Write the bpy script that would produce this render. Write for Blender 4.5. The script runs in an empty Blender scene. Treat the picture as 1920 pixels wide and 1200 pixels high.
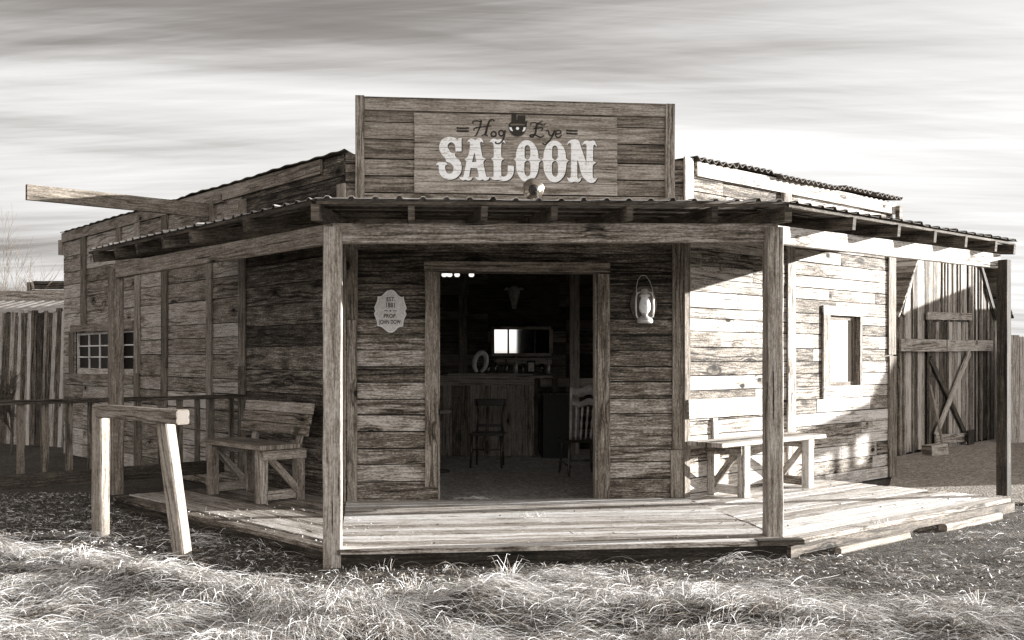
import bpy, math, random
import numpy as np
from mathutils import Vector, noise as mnoise
random.seed(7); np.random.seed(7)
R = random.random
def U(a, b): return a + (b - a) * random.random()
sc = bpy.context.scene
COL = sc.collection
FL, H, CX, HY = 1867.0, 1.55, 960.0, 672.0      # focal length in photo pixels, eye height, optical centre
EXPO = 1.95
# ------------------------------------------------------------------ geometry helpers
def G(u, v, z=0.0):
    Y = (H - z) * FL / (v - HY); return Vector(((u - CX) / FL * Y, Y, z))
def P(u, v, Y): return Vector(((u - CX) / FL * Y, Y, H + (HY - v) / FL * Y))
Z3 = Vector((0, 0, 1))
class Frame:                                     # a vertical plane: origin, direction d, outward normal n
    def __init__(s, a, b):
        s.o = Vector((a[0], a[1], 0)); e = Vector((b[0], b[1], 0)) - s.o
        s.L = e.length; s.d = e.normalized(); s.n = Vector((s.d.y, -s.d.x, 0))
    def hit(s, u, out=0.0):
        o = s.o + s.n * out; k = (u - CX) / FL
        return (k * o.y - o.x) / (s.d.x - k * s.d.y)
    def pt(s, t, z, out=0.0):
        p = s.o + s.d * t + s.n * out; return Vector((p.x, p.y, z))
    def tz(s, u, v, out=0.0):
        t = s.hit(u, out); Y = (s.o + s.n * out + s.d * t).y
        return t, H + (HY - v) / FL * Y
def cross2(p, d, q, e):                          # parameter along p+d*s where it meets line q+e*r
    den = d.x * e.y - d.y * e.x
    return ((q.x - p.x) * e.y - (q.y - p.y) * e.x) / den
# ------------------------------------------------------------------ mesh builder
class MB:
    def __init__(s): s.v = []; s.f = []; s.uv = []; s.t = []; s.m = []; s.sm = []
    def face(s, idx, uvs, tone=0.5, mat=0, smooth=False):
        s.f.append(tuple(idx)); s.uv.extend(uvs); s.t.append(tone); s.m.append(mat); s.sm.append(smooth)
    def board(s, p0, p1, w, th, wd=None, tone=None, seg=None, jit=0.0, ch=0.0, mat=0, off=None, taper=1.0, wob=None):
        p0 = Vector(p0); p1 = Vector(p1); ax = p1 - p0; L = ax.length
        if L < 1e-4: return
        ax = ax / L
        if wd is None: wd = Z3 if abs(ax.z) < .9 else Vector((1, 0, 0))
        wd = Vector(wd); wd = (wd - ax * wd.dot(ax)).normalized(); td = ax.cross(wd)
        if tone is None: tone = R()
        if off is None: off = (U(0, 60), U(0, 60))
        if seg is None: seg = max(1, int(L / .35)) if jit > 0 else 1
        if ch > 0:
            c = ch
            prof = [(-w/2+c, -th/2), (w/2-c, -th/2), (w/2, -th/2+c), (w/2, th/2-c), (w/2-c, th/2), (-w/2+c, th/2), (-w/2, th/2-c), (-w/2, -th/2+c)]
        else: prof = [(-w/2, -th/2), (w/2, -th/2), (w/2, th/2), (-w/2, th/2)]
        n = len(prof); per = [0]
        for i in range(n):
            a, b = prof[i], prof[(i+1) % n]; per.append(per[-1] + math.hypot(a[0]-b[0], a[1]-b[1]))
        b0 = len(s.v)
        for k in range(seg + 1):
            f = k / seg; j0 = U(-jit, jit); j1 = U(-jit, jit); j2 = U(-jit, jit) * .5
            sc_ = 1 + (taper - 1) * f
            for (a, b) in prof:
                aa = a * sc_ + (j0 if a < 0 else j1); bb = b * sc_ + j2
                s.v.append(p0 + ax * (L * f) + wd * aa + td * bb)
        for k in range(seg):
            for i in range(n):
                a = b0 + k*n + i; b = b0 + k*n + (i+1) % n
                u0 = off[0] + L * k / seg; u1 = off[0] + L * (k+1) / seg
                s.face((a, b, b + n, a + n), [(u0, off[1]+per[i]), (u0, off[1]+per[i+1]), (u1, off[1]+per[i+1]), (u1, off[1]+per[i])], tone, mat)
        s.face([b0 + i for i in range(n)][::-1], [(off[0]+prof[i][1]*.3, off[1]+prof[i][0]) for i in range(n)][::-1], tone*.8, mat)
        s.face([b0 + seg*n + i for i in range(n)], [(off[0]+prof[i][1]*.3, off[1]+prof[i][0]) for i in range(n)], tone*.8, mat)
    def box(s, c, x, y, z, dx=Vector((1, 0, 0)), tone=.5, mat=0, ch=0.0):
        c = Vector(c); s.board(c - Vector(dx) * x/2, c + Vector(dx) * x/2, z, y, Z3, tone, ch=ch, mat=mat)
    def prism(s, top, zb, tone=None, ud=None, mat=0):      # planar polygon in xy (list of Vector), extruded down to thickness
        if tone is None: tone = R()
        off = (U(0, 60), U(0, 60)); ud = ud or Vector((1, 0, 0)); vd = Vector((-ud.y, ud.x, 0))
        n = len(top); b0 = len(s.v)
        for p in top: s.v.append(Vector(p))
        for p in top: s.v.append(Vector((p[0], p[1], p[2] - zb)))
        uv = [(off[0] + Vector(p).dot(ud), off[1] + Vector(p).dot(vd)) for p in top]
        s.face(range(b0, b0+n), uv, tone, mat); s.face([b0+n+i for i in range(n)][::-1], uv[::-1], tone, mat)
        for i in range(n):
            j = (i+1) % n
            s.face((b0+n+i, b0+n+j, b0+j, b0+i), [(uv[i][0], uv[i][1]-zb), (uv[j][0], uv[j][1]-zb), uv[j], uv[i]], tone, mat)
    def tube(s, pts, rad, n=8, tone=.5, mat=0, cap=True, up=None):
        pts = [Vector(p) for p in pts]; m = len(pts)
        if not hasattr(rad, '__len__'): rad = [rad] * m
        b0 = len(s.v); acc = 0; us = []; px = None
        for k in range(m):
            t = (pts[min(k+1, m-1)] - pts[max(k-1, 0)]).normalized()
            if px is None:
                px = Vector((1, 0, 0)) if abs(t.x) < .8 else Vector((0, 1, 0))
            px = (px - t * px.dot(t)).normalized(); py = t.cross(px)
            if k: acc += (pts[k] - pts[k-1]).length
            us.append(acc)
            for i in range(n):
                a = 2*math.pi*i/n; s.v.append(pts[k] + (px*math.cos(a) + py*math.sin(a)) * rad[k])
        o = (U(0, 30), U(0, 30))
        for k in range(m-1):
            for i in range(n):
                a = b0+k*n+i; b = b0+k*n+(i+1) % n; v0 = o[1]+i*.02; v1 = o[1]+(i+1)*.02
                s.face((a, b, b+n, a+n), [(o[0]+us[k], v0), (o[0]+us[k], v1), (o[0]+us[k+1], v1), (o[0]+us[k+1], v0)], tone, mat, True)
        if cap:
            s.face([b0+i for i in range(n)][::-1], [(o[0], o[1]+i*.01) for i in range(n)], tone, mat)
            s.face([b0+(m-1)*n+i for i in range(n)], [(o[0], o[1]+i*.01) for i in range(n)], tone, mat)
    def lathe(s, c, prof, n=20, axis=Z3, tone=.5, mat=0):   # prof: (r, h)
        axis = Vector(axis).normalized(); a0 = Vector((1, 0, 0)) if abs(axis.x) < .8 else Vector((0, 1, 0))
        px = (a0 - axis*a0.dot(axis)).normalized(); py = axis.cross(px); c = Vector(c); b0 = len(s.v); m = len(prof)
        for (r, h) in prof:
            for i in range(n):
                a = 2*math.pi*i/n; s.v.append(c + axis*h + (px*math.cos(a)+py*math.sin(a))*max(r, 1e-4))
        for k in range(m-1):
            for i in range(n):
                a = b0+k*n+i; b = b0+k*n+(i+1) % n
                s.face((a, b, b+n, a+n), [(i*.02, k*.03)]*4, tone, mat, True)
    def quad(s, a, b, c, d, tone=.5, mat=0, sc_=1.0, smooth=False):
        b0 = len(s.v); s.v += [Vector(a), Vector(b), Vector(c), Vector(d)]
        w = (Vector(b)-Vector(a)).length; h = (Vector(d)-Vector(a)).length
        s.face((b0, b0+1, b0+2, b0+3), [(0, 0), (w, 0), (w, h), (0, h)], tone, mat, smooth)
    def build(s, name, mat, parent=None, **kw):
        me = bpy.data.meshes.new(name)
        me.from_pydata([tuple(v) for v in s.v], [], s.f)
        uvl = me.uv_layers.new(name='UVMap'); uvl.data.foreach_set('uv', np.array(s.uv, dtype=np.float32).ravel())
        at = me.attributes.new('tone', 'FLOAT', 'FACE'); at.data.foreach_set('value', np.array(s.t, dtype=np.float32))
        for m in (mat if isinstance(mat, (list, tuple)) else [mat]): me.materials.append(m)
        me.polygons.foreach_set('material_index', s.m); me.polygons.foreach_set('use_smooth', s.sm)
        me.update()
        o = bpy.data.objects.new(name, me); COL.objects.link(o)
        if parent is not None: o.parent = parent
        tag(o, **kw); return o
def tag(o, label=None, cat=None, group=None, kind=None):
    if label: o['label'] = label
    if cat: o['category'] = cat
    if group: o['group'] = group
    if kind: o['kind'] = kind
def thing(name, label, cat, group=None, loc=(0, 0, 0)):
    o = bpy.data.objects.new(name, None); COL.objects.link(o); o.empty_display_size = .1; tag(o, label, cat, group)
    o['_base'] = tuple(loc); return o
def settle(root):                                # move an Empty to the base of its thing, parts stay where they are
    b = Vector(root['_base']); del root['_base']
    root.location = b
    for c in root.children:
        c.data.transform(__import__('mathutils').Matrix.Translation(-b)) if c.data else None
        for g in c.children_recursive:
            if g.data: g.data.transform(__import__('mathutils').Matrix.Translation(-b))
# ------------------------------------------------------------------ materials
def newmat(name):
    m = bpy.data.materials.new(name); m.use_nodes = True; nt = m.node_tree; nt.nodes.clear()
    out = nt.nodes.new('ShaderNodeOutputMaterial'); b = nt.nodes.new('ShaderNodeBsdfPrincipled')
    nt.links.new(b.outputs[0], out.inputs[0]); return m, nt, b
def sep(x, sat=1.0):                             # the print's warm monochrome: darker values are browner
    k = sat * max(0.0, 1 - x * 1.25)
    return (x * (1 + .15 * k), x * (1 - .06 * k), x * (1 - .28 * k), 1)
class N:
    def __init__(s, nt): s.nt = nt
    def n(s, t, ins={}, **pr):
        nd = s.nt.nodes.new(t)
        for k, v in pr.items(): setattr(nd, k, v)
        for k, v in ins.items():
            if hasattr(v, 'is_linked') or isinstance(v, bpy.types.NodeSocket): s.nt.links.new(v, nd.inputs[k])
            else: nd.inputs[k].default_value = v
        return nd
    def m(s, op, a, b=0.0, c=None, clamp=False):
        d = {0: a, 1: b}
        if c is not None: d[2] = c
        return s.n('ShaderNodeMath', d, operation=op, use_clamp=clamp).outputs[0]
    def comb(s, x, y, z=0.0): return s.n('ShaderNodeCombineXYZ', {0: x, 1: y, 2: z}).outputs[0]
    def noise(s, vec, scale, detail=3.0, rough=.55, dist=0.0):
        return s.n('ShaderNodeTexNoise', {'Vector': vec, 'Scale': scale, 'Detail': detail, 'Roughness': rough, 'Distortion': dist}).outputs[0]
    def rng(s, x, a, b, c=0.0, d=1.0):
        return s.n('ShaderNodeMapRange', {0: x, 1: a, 2: b, 3: c, 4: d}).outputs[0]
    def ramp(s, x, stops):
        nd = s.n('ShaderNodeValToRGB', {0: x}); el = nd.color_ramp.elements
        el[0].position, el[0].color = stops[0]; el[1].position, el[1].color = stops[-1]
        for p, c in stops[1:-1]: e = el.new(p); e.color = c
        return nd.outputs[0]
def wood(name, lo, mid, hi, tone_amt=.45, grain=1.0, bias=0.0, rough=.82, knots=.8, bump=.5, stain=.3):
    m, nt, b = newmat(name); q = N(nt)
    uv = q.n('ShaderNodeTexCoord').outputs['UV']; sp = q.n('ShaderNodeSeparateXYZ', {0: uv}); u, v = sp.outputs[0], sp.outputs[1]
    tone = q.n('ShaderNodeAttribute', attribute_name='tone').outputs['Fac']
    # knots
    kv = q.comb(q.m('MULTIPLY', u, 2.3), q.m('MULTIPLY', v, 4.4))
    vo = q.n('ShaderNodeTexVoronoi', {'Vector': kv, 'Scale': 1.0, 'Randomness': .9}); d = vo.outputs['Distance']
    keep = q.m('GREATER_THAN', q.n('ShaderNodeSeparateColor', {0: vo.outputs['Color']}).outputs[0], 1 - knots)
    knot = q.m('MULTIPLY', q.rng(d, .12, .07), keep); halo = q.m('MULTIPLY', q.rng(d, .38, .08), keep)
    # ring pattern bent round knots
    warp = q.noise(q.comb(q.m('MULTIPLY', u, .55), q.m('MULTIPLY', v, 5.0)), 1.0, 3.0)
    ph = q.m('ADD', q.m('MULTIPLY', v, 95.0), q.m('ADD', q.m('MULTIPLY', warp, 34.0), q.m('MULTIPLY', halo, 7.0)))
    ring = q.m('MULTIPLY_ADD', q.m('SINE', ph), .5, .5); ring = q.m('POWER', ring, 3.0)
    ringk = q.rng(q.noise(q.comb(q.m('MULTIPLY', u, .5), q.m('MULTIPLY', v, 2.0)), 1.3, 1.0), .42, .62)
    fine = q.noise(q.comb(q.m('MULTIPLY', u, 5.5), q.m('MULTIPLY', v, 105.0)), 1.0, 5.0, .75)
    mids = q.noise(q.comb(q.m('MULTIPLY', u, 1.9), q.m('MULTIPLY', v, 34.0)), 1.0, 5.0, .7)
    blot = q.noise(q.comb(q.m('MULTIPLY', u, 4.0), q.m('MULTIPLY', v, 9.0)), 1.0, 5.0, .65)
    crack = q.rng(q.noise(q.comb(q.m('MULTIPLY', u, 1.4), q.m('MULTIPLY', v, 48.0)), 1.0, 2.0, .5), .66, .70)
    x = q.m('MULTIPLY_ADD', q.m('SUBTRACT', tone, .5), tone_amt, .56 + bias)
    x = q.m('MULTIPLY_ADD', q.m('SUBTRACT', fine, .5), 1.25 * grain, x)
    x = q.m('MULTIPLY_ADD', q.m('SUBTRACT', mids, .5), .72 * grain, x)
    x = q.m('MULTIPLY_ADD', q.m('SUBTRACT', blot, .5), 1.6 * stain, x)
    x = q.m('MULTIPLY_ADD', q.m('MULTIPLY', ring, ringk), -.30 * grain, x)
    spk = q.noise(q.comb(q.m('MULTIPLY', u, 30.0), q.m('MULTIPLY', v, 70.0)), 1.0, 3.0, .7)
    x = q.m('MULTIPLY_ADD', q.m('SUBTRACT', spk, .5), .8 * grain, x)
    x = q.m('MULTIPLY_ADD', halo, -.24, x); x = q.m('MULTIPLY_ADD', knot, -.9, x); x = q.m('MULTIPLY_ADD', crack, -.6, x)
    x = q.m('MULTIPLY_ADD', q.m('SUBTRACT', x, .5), 1.04, .51, clamp=True)
    col = q.ramp(x, [(0, sep(lo*.5)), (.3, sep(lo + (mid - lo) * .28)), (.55, sep(mid)), (.9, sep(hi*1.08))])
    nt.links.new(col, b.inputs['Base Color']); b.inputs['Roughness'].default_value = rough
    b.inputs['Specular IOR Level'].default_value = .25
    hgt = q.m('MULTIPLY_ADD', crack, -1.2, q.m('MULTIPLY_ADD', fine, .7, q.m('MULTIPLY_ADD', q.m('MULTIPLY', ring, ringk), -.35, q.m('MULTIPLY', mids, .6))))
    bp = q.n('ShaderNodeBump', {'Strength': bump, 'Distance': .006, 'Height': hgt})
    nt.links.new(bp.outputs[0], b.inputs['Normal']); return m
def plain(name, x, rough=.7, metal=0.0, var=.25, scale=30.0, sat=1.0, spec=.4, bump=0.0):
    m, nt, b = newmat(name); q = N(nt)
    tc = q.n('ShaderNodeTexCoord').outputs['Object']; nz = q.noise(tc, scale, 4.0, .6)
    tone = q.n('ShaderNodeAttribute', attribute_name='tone').outputs['Fac']
    f = q.m('ADD', nz, q.m('MULTIPLY', q.m('SUBTRACT', tone, .5), .3))
    col = q.ramp(f, [(.25, sep(x * (1 - var), sat)), (.75, sep(min(.95, x * (1 + var)), sat))])
    nt.links.new(col, b.inputs['Base Color']); b.inputs['Roughness'].default_value = rough; b.inputs['Metallic'].default_value = metal
    b.inputs['Specular IOR Level'].default_value = spec
    if bump: nt.links.new(q.n('ShaderNodeBump', {'Strength': bump, 'Distance': .01, 'Height': nz}).outputs[0], b.inputs['Normal'])
    return m
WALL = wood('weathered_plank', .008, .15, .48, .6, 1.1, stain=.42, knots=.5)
WALLR = wood('sunlit_plank', .02, .27, .55, .5, 1.15, bias=.04, stain=.35, knots=.55)  # plank wood made paler, sunlight put into its colour
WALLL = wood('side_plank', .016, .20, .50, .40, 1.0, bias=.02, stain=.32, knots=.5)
TRIM = wood('trim_board', .018, .16, .38, .35, .9, stain=.3, knots=.35)
POST = wood('post_timber', .02, .22, .48, .25, .9, bias=.03, stain=.28, knots=.25)
BEAM = wood('beam_timber', .02, .19, .46, .25, 1.1, stain=.3, knots=.35)
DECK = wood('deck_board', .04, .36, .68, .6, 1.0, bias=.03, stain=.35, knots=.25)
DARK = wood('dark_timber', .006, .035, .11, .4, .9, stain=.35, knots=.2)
INNER = wood('inner_timber', .02, .2, .42, .5, .9, stain=.3, knots=.4)
RAIL = wood('rail_timber', .008, .06, .18, .4, .9, stain=.3, knots=.2)
PALE = wood('pale_log', .03, .17, .34, .3, .9, bias=.08, stain=.3, knots=.2)
SIGNW = wood('sign_board', .03, .2, .42, .35, .85, bias=.05, stain=.28, knots=.35)
FENCE = wood('slab_fence', .008, .2, .5, .75, 1.1, stain=.35, knots=.2)
INW = wood('inner_wall_timber', .01, .09, .24, .5, .9, stain=.3, knots=.4)
BARNW = wood('barn_board', .01, .15, .42, .7, 1.1, stain=.4, knots=.25)
SEAM = plain('seam_shadow', .02, .95); FASC = wood('deck_edge_board', .02, .10, .24, .3, 1.0, stain=.4)
BACK = plain('backing', .02, .95)
METAL = plain('roof_sheet', .42, .38, .75, .35, 6.0, .6, .5)
RUST = plain('old_roof_sheet', .07, .8, .1, .6, 14.0, 1.0, .4, .4)
GALV = plain('galvanised', .5, .45, .3, .3, 18.0, .6)
BLACK = plain('black_paint', .012, .55, 0, .4)
m_, nt_, b_ = newmat('worn_white_paint'); q_ = N(nt_); tc_ = q_.n('ShaderNodeTexCoord').outputs['Object']; sc3 = q_.n('ShaderNodeVectorMath', {0: tc_, 1: (7, 7, 60)}, operation='MULTIPLY').outputs[0]
f_ = q_.m('ADD', q_.m('MULTIPLY', q_.noise(sc3, 1.0, 4, .7), .6), q_.m('MULTIPLY', q_.noise(tc_, 45, 4, .7), .4))
nt_.links.new(q_.ramp(f_, [(.30, sep(.22)), (.41, sep(.55)), (.47, sep(.82)), (.7, sep(.9))]), b_.inputs['Base Color']); b_.inputs['Roughness'].default_value = .8; WHITEP = m_
DKP = plain('dark_paint', .022, .8, 0, .5, 80.0)
PLAQ = plain('plaque_cast', .6, .6, 0, .3, 60.0, .8)
CREAM = plain('cream_horn', .8, .5, 0, .3, 25.0)
BONE = plain('bone', .6, .8, 0, .4, 20.0)
CHAIRW = plain('dark_chair_varnish', .035, .28, 0, .4, 20.0, 1.0, .6)
CHAIRL = plain('highlit_chair_varnish', .5, .22, 0, .4, 12.0, 1.0, .7)  # pale chair back, its window highlight put into the colour
STONE = plain('pale_crumb', .6, .8, 0, .3)
TWIG = plain('twig', .13, .9, 0, .4)
def glass(name, col=.9, rough=.02, alpha=1.0):
    m, nt, b = newmat(name); b.inputs['Base Color'].default_value = sep(col); b.inputs['Roughness'].default_value = rough
    b.inputs['Transmission Weight'].default_value = 1.0; b.inputs['IOR'].default_value = 1.45; return m
BOTTLE = glass('bottle_glass', .55, .05); CLEAR = glass('clear_glass', .95, .03)
m_, nt_, b_ = newmat('dark_pane'); b_.inputs['Base Color'].default_value = sep(.01); b_.inputs['Roughness'].default_value = .4; b_.inputs['Specular IOR Level'].default_value = .1; PANE = m_
m_, nt_, b_ = newmat('old_mirror'); b_.inputs['Base Color'].default_value = sep(.75); b_.inputs['Metallic'].default_value = 1.0; b_.inputs['Roughness'].default_value = .04; MIRROR = m_
m_, nt_, b_ = newmat('lit_bulb_glass'); b_.inputs['Base Color'].default_value = sep(.8); b_.inputs['Emission Color'].default_value = (1, .96, .9, 1); b_.inputs['Emission Strength'].default_value = .3; BULB = m_
m_, nt_, b_ = newmat('frosted_chimney'); b_.inputs['Base Color'].default_value = sep(.9); b_.inputs['Roughness'].default_value = .25; b_.inputs['Transmission Weight'].default_value = .2; FROST = m_
# ------------------------------------------------------------------ plan of the place
PLw = G(648, 940, .13); PRw = G(1281, 931.5, .13)
FW = Frame(PLw, PRw)                                   # front wall
aL, aR = math.radians(41.5), math.radians(48.5)
dLv = Vector((-math.sin(aL), math.cos(aL), 0)); dRv = Vector((math.sin(aR), math.cos(aR), 0))
LWL = Frame(PLw, PLw + dLv)                            # runs away from the corner; its normal points inwards
tLe = LWL.hit(122); LEND = LWL.pt(tLe, 0)
LW = Frame(LEND, PLw)                                  # left wall, measured from the far end, normal outwards
RW = Frame(PRw, PRw + dRv); tRe = RW.hit(1672); REND = RW.pt(tRe, 0); RW = Frame(PRw, REND)
CC = PLw + (-dLv) * cross2(PLw, -dLv, PRw, dRv); CC.z = 0
BEND = LEND + REND - CC; BEND.z = 0
WT = 3.58; DZ = .13
deckA = G(637, 1030, DZ); deckB = G(1477, 1012, DZ); deckC = G(1893, 934, DZ); deckE = Vector((-4.10, 10.27, DZ))
perpR = -RW.n
sD = cross2(deckC, perpR, PRw, RW.d); deckD = deckC + perpR * sD
sF = cross2(deckE, -LW.n, LEND, LW.d); deckF = deckE - LW.n * sF
postA = Vector((-1.345, 7.47, 0)); postB = G(1449, 1003, DZ); postC = Vector((5.10, 10.33, DZ)); postE = Vector((-4.15, 10.43, DZ))
eA = Vector((-1.42, 7.17, 2.69)); eB = Vector((2.165, 7.77, 2.76)); eC = Vector((5.30, 10.42, 2.76)); eE = Vector((-4.54, 10.64, 2.69))
RZ = 2.96                                              # height where the porch roof meets the walls
SAL = thing('saloon_building', 'weathered plank saloon building with tall false front and roofed corner porch', 'building')
# ------------------------------------------------------------------ plank walls
def rows_for(z0, z1, hh, forced):
    zs = [z0]
    while zs[-1] < z1 - .09: zs.append(zs[-1] + U(hh[0], hh[1]))
    zs[-1] = z1
    for f in forced:
        k = min(range(1, len(zs)-1), key=lambda i: abs(zs[i]-f)); zs[k] = f
    return sorted(set(zs))
def nail(mb, fr, t, z, out, r_=.0055, mat=1):
    b = len(mb.v); mb.v += [fr.pt(t+r_*math.cos(a), z+r_*math.sin(a), out) for a in [math.pi*k/3 for k in range(6)]]; mb.face(range(b, b+6), [(0, 0)]*6, 0.0, mat)
def plank_wall(name, fr, t0, t1, z0, z1, hh, mat, joints=(), rnd=0.0, ops=(), th=.022, base=0.0, jz=.0035, tone=(0, 1), label=None, parent=None, backing=True, jo=.003):
    mb = MB(); zs = rows_for(z0, z1, hh, [o[2] for o in ops] + [o[3] for o in ops])
    for a, b in zip(zs[:-1], zs[1:]):
        zc = (a+b)/2; iv = [(t0, t1)]
        for (ta, tb, za, zb) in ops:
            if za < zc < zb: iv = [x for (p, q_) in iv for x in ((p, min(q_, ta)), (max(p, tb), q_)) if x[1]-x[0] > .02]
        for (p, q_) in iv:
            cuts = [p] + sorted(j + U(-.004, .004) for j in joints if p+.05 < j < q_-.05)
            if rnd:
                x = p + U(.5, 1.6)*rnd
                while x < q_ - .3: cuts.append(x); x += U(.7, 2.0)*rnd
                cuts = sorted(cuts)
            cuts.append(q_)
            for c0, c1 in zip(cuts[:-1], cuts[1:]):
                o = base + th/2 + U(-jo, jo); g = U(.007, .015)
                t_ = U(*tone) if not isinstance(tone, list) else tone[min(len(tone)-1, zs.index(a))][0 if c0 < fr.L/2 else 1] + U(-.05, .05)
                mb.board(fr.pt(c0+.001, zc, o), fr.pt(c1-.002, zc, o+U(-.002, .002)), b-a-g, th, Z3, tone=t_, jit=jz*.5)
                if backing:
                    for tt_ in (c0+U(.03, .06), c1-U(.03, .06), (c0+c1)/2+U(-.1, .1)):
                        for zz_ in (.22, .78):
                            if R() < .75: nail(mb, fr, tt_+U(-.01, .01), a+(b-a)*zz_+U(-.01, .01), base+th+jo+jz*.25+.002, U(.003, .0065))
    if backing:
        tt = sorted({t0, t1} | {o[0] for o in ops} | {o[1] for o in ops}); zz = sorted({z0, z1} | {o[2] for o in ops} | {o[3] for o in ops})
        for a, b in zip(tt[:-1], tt[1:]):
            for c, d in zip(zz[:-1], zz[1:]):
                if any(o[0] <= (a+b)/2 <= o[1] and o[2] <= (c+d)/2 <= o[3] for o in ops): continue
                mb.board(fr.pt(a, (c+d)/2, base-.012), fr.pt(b, (c+d)/2, base-.012), d-c, .02, Z3, tone=.3, mat=1)
    return mb.build(name, [mat, BACK], parent or SAL, label=label)
dl, dtop = FW.tz(822, 510); dr, _ = FW.tz(1118, 510)
TN = [(.35, .3), (.45, .4), (.7, .62), (.45, .6), (.4, .5), (.75, .55), (.6, .65), (.62, .45), (.18, .38), (.6, .25), (.45, .1), (.42, .3), (.12, .12), (.3, .22), (.1, .08), (.15, .1), (.3, .3)]  # set plank tones from the bottom row up, upper rows darker
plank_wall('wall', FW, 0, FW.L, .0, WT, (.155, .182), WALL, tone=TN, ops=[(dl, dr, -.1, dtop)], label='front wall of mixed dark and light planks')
wl0, wz1 = LW.tz(143, 622); wl1, wz0 = LW.tz(253, 704)
batL = [LW.hit(x) for x in (158, 224, 258, 309, 394, 455)]
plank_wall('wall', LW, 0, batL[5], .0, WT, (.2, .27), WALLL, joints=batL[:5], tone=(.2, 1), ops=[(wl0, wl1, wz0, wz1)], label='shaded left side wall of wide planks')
plank_wall('wall', LW, batL[5]+.002, LW.L, .0, WT, (.2, .27), WALL, tone=(0, .4), label='left wall stretch next to the porch corner, porch shade put into its planks')  # planks toned darker to carry the porch shade
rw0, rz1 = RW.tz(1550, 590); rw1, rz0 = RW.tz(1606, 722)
plank_wall('wall', RW, 0, RW.L, .0, WT, (.13, .17), WALLR, joints=[RW.hit(1480)], rnd=1.0, ops=[(rw0, rw1, rz0, rz1)], label='sunlit right side wall of narrow planks in a sunlit pale tone')
B1 = Frame(REND, BEND); B2 = Frame(BEND, LEND)
plank_wall('wall', B1, 0, B1.L, 0, WT, (.2, .27), WALLL, joints=[4, 6], ops=[(.3, 2.9, .9, 2.4)], label='rear right wall of wide planks')  # unseen opening added here to let light into the room
plank_wall('wall', B2, 0, B2.L, 0, WT, (.2, .27), WALLL, joints=[2, 4, 6], label='rear left wall of wide planks')
def added_window(mb):
    for t_ in (.26, 1.6, 2.94): mb.board(B1.pt(t_, .9, .0), B1.pt(t_, 2.4, .0), .08, .07, B1.d)
    for z_ in (.86, 2.44): mb.board(B1.pt(.22, z_, .03), B1.pt(2.98, z_, .03), .1, .08, Z3)
def vboard(mb, fr, u0, u1, z0, z1, th=.024, out=.024, tone=None, jit=.003, tt=None):
    a, b = tt if tt else (fr.hit(u0, out), fr.hit(u1, out))
    mb.board(fr.pt((a+b)/2, z0, out+th/2), fr.pt((a+b)/2, z1, out+th/2), abs(b-a), th, fr.d, tone=tone, jit=jit)
def part(name, mat, parent, fn, **kw):
    mb = MB(); fn(mb); return mb.build(name, mat, parent, **kw)
OUT = .028
# battens on the left wall
for x, w, z0, z1 in ((158, 9, 2.06, WT-.1), (224, 9, .0, WT-.12), (258, 9, 0, WT-.12), (309, 10, 0, WT-.1), (394, 10, 0, 2.9), (455, 12, 0, 3.38)):
    def f(mb, x=x, w=w, z0=z0, z1=z1):
        if z0 == 0 and x in (258, 309, 455):
            zm = U(1.3, 2.0); vboard(mb, LW, x-w/2, x+w/2, z0, zm, out=OUT); vboard(mb, LW, x-w/2+.8, x+w/2+1, zm+.005, z1, out=OUT)
        else: vboard(mb, LW, x-w/2, x+w/2, z0, z1, out=OUT)
    part('batten', TRIM, SAL, f)
part('window', TRIM, SAL, added_window, label='added unseen opening letting light in through the rear right wall')
part('batten', WALLR, SAL, lambda mb: vboard(mb, RW, 1475, 1489, .13, 2.95, out=OUT, tone=.6), label='pale vertical batten on sunlit right wall')
part('batten', WALLR, SAL, lambda mb: vboard(mb, RW, 1464, 1477, 3.0, WT-.15, out=OUT, tone=.3, th=.05))
# corner boards
def cb(mb): vboard(mb, FW, 651, 670, .13, 1.93, out=OUT); vboard(mb, FW, 650, 671, 1.935, 3.2, out=OUT)
part('corner_board', TRIM, SAL, cb)
part('corner_board', TRIM, SAL, lambda mb: vboard(mb, LW, 635, 649, .13, WT-.3, out=OUT))
def cb2(mb): vboard(mb, FW, 1260, 1279, .62, 3.2, out=OUT, tone=.45); vboard(mb, FW, 1257, 1279, .13, .615, out=OUT, tone=.6)
part('corner_board', TRIM, SAL, cb2)
part('corner_board', TRIM, SAL, lambda mb: vboard(mb, RW, 1281, 1291, .13, 2.96, out=OUT, tone=.5))
part('corner_board', WALLR, SAL, lambda mb: vboard(mb, RW, 1270, 1288, 2.97, WT+.03, out=OUT+.004, tone=.65, tt=(-.03, .1)), label='pale upper corner board beside the false front')
def cb3(mb):
    vboard(mb, RW, 1664, 1677, 1.6, WT-.2, out=OUT, tone=.6); vboard(mb, RW, 1665, 1678, .0, 1.58, out=OUT, tone=.4, jit=.008)
part('corner_board', TRIM, SAL, cb3)
# fascia under the main eaves
def fas(mb):
    t = 0
    for L_ in (2.2, 2.3, 2.1, 1.55):
        b = min(t+L_, LW.L-.02); mb.board(LW.pt(t+.003, WT-.07+U(-.006, .006), .045), LW.pt(b, WT-.07+U(-.006, .006), .045), .15, .03, Z3, jit=.003); t = b
    mb.board(LW.pt(-.03, WT-.1, .04), LW.pt(-.03, WT-.34, .04), .06, .1, LW.d)
part('fascia_board', TRIM, SAL, fas)
part('fascia_board', WALLR, SAL, lambda mb: (mb.board(RW.pt(.16, WT-.07, .045), RW.pt(RW.L, WT-.07, .045), .15, .03, Z3, tone=.7), mb.board(RW.pt(RW.L-.02, WT-.15, .09), RW.pt(RW.L+.05, WT-.15, .09), .22, .06, Z3, tone=.2)))
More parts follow.
